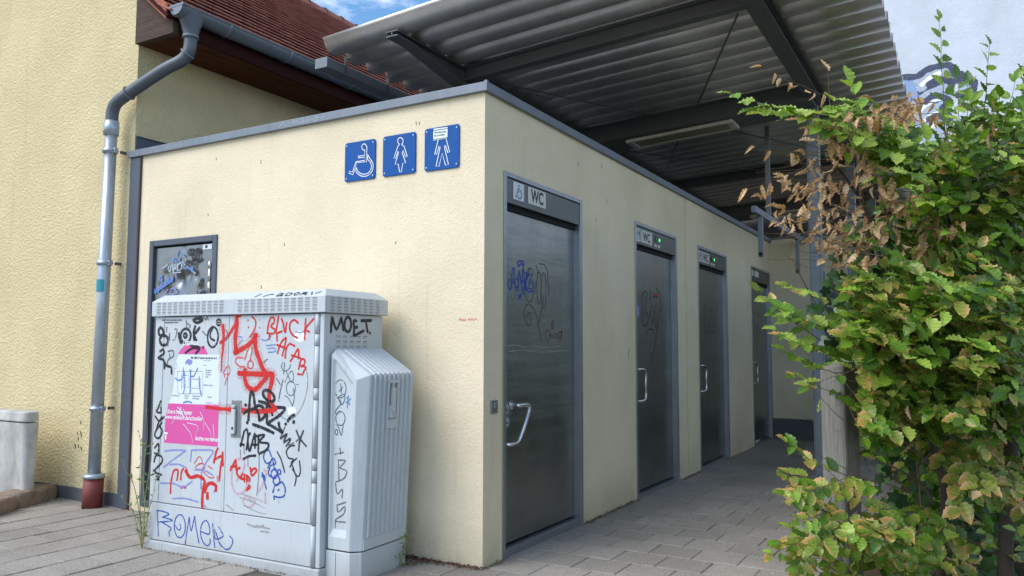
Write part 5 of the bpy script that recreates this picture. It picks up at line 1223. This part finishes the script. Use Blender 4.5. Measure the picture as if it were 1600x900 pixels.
def spray(fo, p0, p1, mix_, size=.072, gap=.034, dens=1., droopy=0, rad=.0016, facing=.55):
    """a twig from p0 to p1 with alternate leaves lying roughly in one plane"""
    size *= 1.2*random.uniform(.85, 1.15); gap *= 1.0; d = p1-p0; L_ = d.length; dn = d.normalized(); n = max(3, int(L_/.05)); sag = -.10*L_
    path = [p0+d*(i/n)+UP*(sag*math.sin(math.pi*i/n)*droopy)+jit(.004) for i in range(n+1)]
    fo.twigs.tube(path, [rad*(1.25-.8*i/n) for i in range(n+1)], 4, cap=False)
    nr0 = (UP*random.uniform(.55, 1.1)-cF*facing+jit(.30)).normalized(); sd = dn.cross(nr0).normalized(); nl = int(L_/gap); s_ = 1
    for i in range(nl+1):
        t = (i+.5)/(nl+1); q = p0+d*t+UP*(sag*math.sin(math.pi*t)*droopy); s_ = -s_
        if random.random() > dens: continue
        k = pick(mix_); sz = size*random.uniform(.72, 1.12)*(1-.35*max(0, t-.7)/.3)
        ld = (dn*random.uniform(.5, .9)+sd*s_*random.uniform(.7, 1.0)+jit(.22)); nr = (nr0+jit(.35)).normalized()
        if k == 'dead': ld = (ld*.35-UP*random.uniform(.5, 1.2)+jit(.3)); nr = (jit(1)-cF*.3).normalized(); sz *= .85
        elif k == 'burnt': ld = ld-UP*.15
        fo.leaf(k, q+ld.normalized()*.006, ld, nr, sz)
    k = pick(mix_); fo.leaf(k, p1, dn+jit(.2), nr0, size*.8)
def in_poly(x, y, P):
    c = False; j = len(P)-1
    for i in range(len(P)):
        if (P[i][1] > y) != (P[j][1] > y) and x < (P[j][0]-P[i][0])*(y-P[i][1])/(P[j][1]-P[i][1])+P[i][0]: c = not c
        j = i
    return c
def region(fo, poly, n, D, mix_, dirv, dj=.5, L=(.14, .30), size=.072, **kw):
    xs = [p[0] for p in poly]; ys = [p[1] for p in poly]; k = 0
    while k < n:
        u, v = random.uniform(min(xs), max(xs)), random.uniform(min(ys), max(ys))
        if not in_poly(u, v, poly): continue
        p = deep(u, v, random.uniform(*D)); d = (cR*dirv[0]+UP*dirv[1]-cF*dirv[2]+jit(dj)).normalized()*random.uniform(*L)
        spray(fo, p-d*.5, p+d*.5, mix_, size, **kw); k += 1
hb_ = empty('hornbeam_hedge', tuple(deep(1480, 1000, 3.6).xy)+(0,), 'leafy hornbeam hedge with withered brown leaves right of the passage', 'hedge')
fo = Foliage()
G = dict(green=.62, lime=.14, burnt=.24); Bn = dict(green=.25, lime=.15, burnt=.60); GB = dict(green=.45, lime=.15, burnt=.38, dead=.02); DD = dict(dead=1.0)
# interior mass, then the outer face
region(fo, [(1345, 360), (1440, 310), (1600, 250), (1640, 690), (1350, 700), (1300, 600)], 210, (3.9, 4.6), dict(green=.9, burnt=.1), (-.2, .3, .3), .7, size=.085)
region(fo, [(1340, 460), (1430, 400), (1450, 340), (1510, 280), (1630, 240), (1630, 670), (1480, 680), (1345, 690), (1320, 600)], 350, (3.1, 3.85), G, (-.35, .15, .6), .6)
region(fo, [(1345, 520), (1500, 440), (1600, 430), (1600, 640), (1350, 680)], 100, (2.9, 3.25), GB, (-.5, .1, .5), .5, droopy=1)
region(fo, [(1440, 310), (1510, 245), (1620, 200), (1620, 330), (1450, 350)], 30, (3.1, 3.8), G, (-.1, .8, .2), .5)
region(fo, [(1330, 430), (1460, 440), (1480, 560), (1340, 600)], 34, (3.0, 3.3), Bn, (-.7, .1, .4), .45, droopy=1)
region(fo, [(1350, 220), (1500, 245), (1520, 310), (1390, 310)], 14, (3.1, 3.6), dict(green=.35, lime=.5, burnt=.15), (-.7, .2, .3), .5)
region(fo, [(1245, 745), (1280, 720), (1345, 750), (1430, 800), (1430, 930), (1240, 930)], 46, (2.95, 3.45), Bn, (-.7, .15, .4), .45, size=.062, gap=.030)
region(fo, [(1400, 740), (1600, 740), (1600, 860), (1420, 900)], 15, (3.3, 4.1), GB, (-.4, -.1, .4), .6)
region(fo, [(1480, 650), (1620, 660), (1620, 790), (1500, 770)], 16, (3.0, 3.5), dict(burnt=.8, dead=.2), (-.4, -.4, .4), .5)
region(fo, [(1400, 860), (1620, 880), (1620, 960), (1400, 960)], 18, (3.1, 3.8), GB, (-.3, .4, .4), .6)
region(fo, [(1330, 600), (1440, 620), (1480, 700), (1340, 720)], 16, (3.3, 3.9), G, (-.3, .0, .5), .6)
region(fo, [(1300, 160), (1440, 190), (1490, 260), (1330, 225)], 18, (3.15, 3.5), dict(lime=.7, green=.3), (-.8, .1, .3), .5)
region(fo, [(1440, 270), (1600, 215), (1620, 430), (1400, 400)], 70, (3.5, 4.3), G, (-.2, .5, .3), .6)
region(fo, [(1540, 150), (1620, 100), (1640, 290), (1530, 310)], 22, (3.1, 3.7), dict(green=.7, lime=.2, burnt=.1), (-.1, .8, .2), .5)
region(fo, [(1475, 200), (1560, 180), (1560, 310), (1470, 310)], 12, (3.1, 3.6), dict(green=.7, lime=.3), (-.2, .7, .2), .5)
# single sprays that reach out of the mass
def sp(u0, v0, D0, u1, v1, D1, mix_, **kw): spray(fo, deep(u0, v0, D0), deep(u1, v1, D1), mix_, **kw)
LM = dict(lime=.75, green=.25)
for a in ((1330, 182, 3.2, 1142, 146, 3.05), (1300, 175, 3.25, 1180, 172, 3.1), (1440, 235, 3.3, 1240, 178, 3.1), (1420, 260, 3.3, 1290, 190, 3.1), (1470, 260, 3.3, 1330, 205, 3.1), (1350, 190, 3.3, 1330, 130, 3.3)): sp(*a, LM, size=.078, droopy=.4)
for a in ((1500, 300, 3.3, 1476, 190, 3.3), (1478, 215, 3.3, 1468, 30, 3.35), (1520, 300, 3.3, 1536, 190, 3.3), (1536, 200, 3.3, 1546, 70, 3.35), (1500, 240, 3.3, 1496, 120, 3.3), (1530, 230, 3.3, 1512, 130, 3.3), (1560, 250, 3.2, 1640, 120, 3.2), (1590, 330, 3.2, 1640, 190, 3.2), (1490, 260, 3.3, 1420, 250, 3.2), (1480, 340, 3.3, 1520, 170, 3.3)):
    sp(*a, dict(green=.6, lime=.35, burnt=.05), size=.064, gap=.036)
for a in ((1340, 520, 3.3, 1198, 470, 3.1), (1335, 560, 3.3, 1210, 515, 3.05), (1330, 585, 3.3, 1225, 548, 3.1), (1340, 500, 3.4, 1212, 492, 3.2), (1280, 530, 3.2, 1185, 455, 3.2)): sp(*a, dict(green=.5, lime=.3, burnt=.2), size=.062, gap=.032, droopy=.5)
for a in ((1290, 470, 3.3, 1225, 445, 3.1), (1280, 730, 3.2, 1228, 690, 3.1), (1360, 760, 3.2, 1226, 770, 3.0), (1340, 800, 3.2, 1206, 868, 3.0), (1340, 860, 3.2, 1216, 850, 3.0), (1320, 620, 3.2, 1240, 590, 3.1), (1350, 570, 3.1, 1262, 605, 3.0)): sp(*a, Bn, size=.060, gap=.030)
# withered leaves on bare twigs
region(fo, [(1265, 200), (1350, 180), (1420, 230), (1430, 380), (1350, 400), (1280, 400), (1238, 330)], 40, (3.1, 3.7), DD, (-.7, .1, .2), .5, L=(.10, .26), size=.066, gap=.040, dens=.7)
region(fo, [(1380, 130), (1425, 140), (1440, 200), (1350, 190)], 7, (3.1, 3.4), DD, (-.6, .2, .2), .5, size=.066, gap=.035)
region(fo, [(1430, 150), (1560, 150), (1560, 240), (1430, 240)], 7, (3.2, 3.5), DD, (-.2, -.3, .2), .6, size=.062, gap=.05, dens=.6)
region(fo, [(1380, 330), (1480, 300), (1520, 420), (1400, 420)], 12, (3.2, 3.6), DD, (-.2, -.3, .2), .6, size=.068, dens=.6)
for a in ((1330, 250, 3.3, 1178, 232, 3.1), (1310, 240, 3.3, 1168, 298, 3.1), (1330, 400, 3.3, 1190, 312, 3.1), (1320, 395, 3.2, 1225, 330, 3.1), (1290, 150, 3.4, 1188, 106, 3.2), (1300, 180, 3.3, 1292, 112, 3.3), (1340, 330, 3.3, 1235, 300, 3.1), (1350, 330, 3.3, 1245, 252, 3.2), (1300, 345, 3.1, 1215, 350, 3.0)):
    sp(*a, DD, size=.060, gap=.055, dens=.55)
# bare twigs
def bare(pts, r0_, r1_):
    P = catmull([deep(*p) for p in pts], 5); k = len(P)
    fo.twigs.tube(P, [r0_+(r1_-r0_)*i/(k-1) for i in range(k)], 5, cap=False)
for _ in range(60):
    u, v = random.uniform(1270, 1400), random.uniform(200, 420); a = random.uniform(2.4, 3.9); L_ = random.uniform(50, 120); D = random.uniform(3.1, 3.7)
    bare([(u, v, D), (u+L_*.5*math.cos(a), v+L_*.5*math.sin(a)*.6+random.uniform(-8, 8), D), (u+L_*math.cos(a), v+L_*math.sin(a)*.5, D-.05)], .0017, .0008)
for _ in range(26):
    u, v = random.uniform(1340, 1590), random.uniform(640, 800); a = random.uniform(2.2, 4.2); L_ = random.uniform(60, 130); D = random.uniform(3.2, 3.9)
    bare([(u, v, D), (u+L_*.5*math.cos(a), v+L_*.5*math.sin(a)+random.uniform(-12, 12), D), (u+L_*math.cos(a), v+L_*math.sin(a), D)], .0022, .0009)
tw = fo.twigs.build('twigs', M['twig'], hb_, kind='stuff')
for _ in range(2600):                                     # unseen rest of the hedge, added to darken the passage
    q = Vector((random.uniform(2.15, 3.0), random.uniform(.9, 7.6), 0)); q.z = random.uniform(.05, 2.45+.2*math.sin(q.y*2.1))
    fo.leaf('green', q, jit(1)+Vector((-.3, 0, .2)), (UP+jit(.9)).normalized(), random.uniform(.12, .18))
print('leaves', len(fo.items)); fo.finish(hb_, 300)
def stem(pts, r0_, r1_):
    P = catmull([deep(*p) for p in pts], 6); k = len(P)
    return MB().tube(P, [(r0_+(r1_-r0_)*i/(k-1))*(1+.10*math.sin(i*1.9)) for i in range(k)], 9).build('stem', M['bark'], hb_)
stem([(1575, 1010, 3.5), (1572, 860, 3.5), (1580, 700, 3.55), (1560, 520, 3.6), (1580, 340, 3.6)], .038, .018)
stem([(1490, 1020, 3.8), (1470, 900, 3.8), (1475, 760, 3.8), (1420, 620, 3.8), (1380, 480, 3.7), (1350, 330, 3.6), (1338, 200, 3.6)], .026, .008)
stem([(1440, 640, 3.8), (1450, 480, 3.75), (1424, 380, 3.7), (1500, 250, 3.5)], .016, .006)
stem([(1600, 758, 3.2), (1540, 750, 3.2), (1480, 745, 3.25), (1440, 715, 3.3), (1415, 690, 3.35)], .010, .005)
stem([(1460, 790, 3.3), (1440, 755, 3.3), (1405, 735, 3.3), (1380, 720, 3.35)], .006, .004)
stem([(1380, 430, 3.6), (1362, 350, 3.55), (1330, 290, 3.5), (1290, 240, 3.4)], .010, .004)
stem([(1520, 480, 3.7), (1490, 380, 3.6), (1470, 300, 3.5), (1440, 250, 3.4)], .012, .004)
stem([(1400, 330, 3.5), (1345, 340, 3.4), (1300, 320, 3.4)], .009, .003)
# ivy
iv = empty('ivy', tuple(deep(1400, 1000, 4.2).xy)+(0,), 'dark green ivy climbing through the hedge', 'ivy')
fi = Foliage()
def ivyreg(poly, n, D, size=(.05, .085)):
    xs = [p[0] for p in poly]; ys = [p[1] for p in poly]; k = 0
    while k < n:
        u, v = random.uniform(min(xs), max(xs)), random.uniform(min(ys), max(ys))
        if not in_poly(u, v, poly): continue
        fi.leaf('ivy', deep(u, v, random.uniform(*D)), (-UP*random.uniform(.3, 1)+jit(.6)), (-cF*.9+UP*.5+jit(.5)).normalized(), random.uniform(*size)); k += 1
ivyreg([(1345, 330), (1440, 330), (1460, 470), (1420, 520), (1320, 560), (1285, 520), (1290, 430)], 150, (3.55, 4.1))
ivyreg([(1255, 470), (1300, 430), (1330, 470), (1300, 520)], 14, (3.3, 3.6), (.04, .06))
ivyreg([(1360, 680), (1620, 640), (1640, 960), (1380, 960)], 420, (4.2, 5.0), (.06, .1))
P = catmull([deep(*p) for p in ((1340, 560, 3.6), (1290, 500, 3.5), (1250, 430, 3.4), (1235, 400, 3.4))], 5)
fi.twigs.tube(P, .0022, 5).tube(catmull([deep(*p) for p in ((1450, 950, 4.3), (1430, 700, 4.2), (1380, 500, 4.0), (1400, 380, 3.9))], 5), .006, 6)
fi.twigs.build('vine', M['twig'], iv); fi.finish(iv, 150, 'leaf', 'ivy_foliage', M['ivy'])

# ------------------------------------------------------------------ weeds and litter
M['weed'] = mat('weed_green', srgb(112, 136, 82), .7); M['weed_stem'] = mat('weed_stem', srgb(150, 150, 104), .7)
def weed(name, label, stems, D, nl):
    b0 = deep(*stems[0][0], D); t = empty(name, (b0.x, b0.y, 0), label, 'weed', None)
    sm2, lf = MB(), MB()
    for st in stems:
        P = catmull([deep(u, v, D-.02*i) for i, (u, v) in enumerate(st)], 6); k = len(P)
        sm2.tube(P, [.0035*(1-.7*i/(k-1)) for i in range(k)], 5)
        for i in range(nl):
            q = random.choice(P[:max(2, int(k*.75))]); d = (jit(1)+UP*.2).normalized(); L_ = random.uniform(.02, .055); s2 = d.cross(cF).normalized()*L_*.16
            lf.add([q, q+d*L_*.5+s2, q+d*L_, q+d*L_*.5-s2+UP*.002], [(0, 1, 2, 3)])
        for q in (P[-1], P[-3]):
            for _ in range(3): 
                d = jit(.012); lf.add([q, q+d+Vector((.004, 0, .004)), q+d*1.6, q+d-Vector((.004, 0, -.002))], [(0, 1, 2, 3)])
    sm2.build('stem', M['weed_stem'], t); tag(lf.build('leaves', M['weed'], t), kind='stuff')
DW = (Vector((-2.20, -.75, 0))-CPOS).dot(cF)
weed('weed', 'tall thin weed growing at the left foot of the cabinet', [[(222, 856), (226, 800), (224, 740), (230, 680), (228, 622)], [(222, 856), (228, 770), (236, 720), (241, 650), (250, 628)], [(222, 856), (208, 800), (196, 785), (190, 778)], [(222, 856), (216, 790), (206, 750), (196, 735), (190, 718)], [(222, 856), (232, 800), (240, 770), (244, 740)], [(222, 850), (218, 770), (220, 700), (217, 676)]], DW, 10)
DW = (Vector((-.47, -.20, 0))-CPOS).dot(cF)
weed('weed', 'small weed at the right rear foot of the cabinet', [[(622, 895), (630, 860), (632, 840), (638, 824)], [(618, 900), (620, 880), (618, 868)], [(626, 880), (634, 850), (640, 830)]], DW, 12)
lit = MB(); bits = MB()
def scatter(mb, n, fx, s0, s1, flat=.6):
    for _ in range(n):
        p = fx(); s_ = random.uniform(s0, s1); d = Vector((random.uniform(-1, 1), random.uniform(-1, 1), random.uniform(-.2, .35))).normalized(); e = d.cross(UP).normalized()*s_*random.uniform(.25, .6)
        mb.add([p, p+d*s_*.5+e+UP*random.uniform(0, .006), p+d*s_+UP*random.uniform(0, .006), p+d*s_*.5-e], [(0, 1, 2, 3)])
ex = lambda a: -abs(random.gauss(0, a))
scatter(lit, 520, lambda: Vector((random.uniform(-.62, .02), ex(.035)-.002, random.uniform(.001, .010))), .004, .018)
scatter(lit, 200, lambda: Vector((random.uniform(-.62, -.36), ex(.12)-.002, random.uniform(.001, .014))), .006, .022)
for a, b_, n in ((0, .22, 60), (1.40, 2.49, 380), (3.66, 4.37, 160), (5.57, 6.8, 120)):
    scatter(lit, n, lambda: Vector((-ex(.022)+.003, random.uniform(a, b_), random.uniform(.001, .008))), .004, .015)
scatter(lit, 260, lambda: (CM @ Vector((random.uniform(0, 1.47), -.018+ex(.012), random.uniform(.001, .006)))), .003, .012)
scatter(lit, 120, lambda: Vector((random.uniform(-3.4, -2.3), ex(.03), .003)), .004, .016)
o = lit.build('leaf_litter', mat('brown_litter', srgb(104, 62, 42), .9), kind='stuff')
o['label'] = 'brown leaf litter along the foot of the walls'
scatter(bits, 90, lambda: Vector((random.uniform(.05, 1.7), random.uniform(-.6, 5), .002)), .004, .010)
scatter(bits, 60, lambda: Vector((random.uniform(-4.0, -2.2), random.uniform(-1.6, -.1), .002)), .004, .010)
o = bits.build('pale_grit', mat('pale_grit', srgb(205, 200, 188), .9), kind='stuff'); o['label'] = 'pale grit and scraps scattered on the paving'
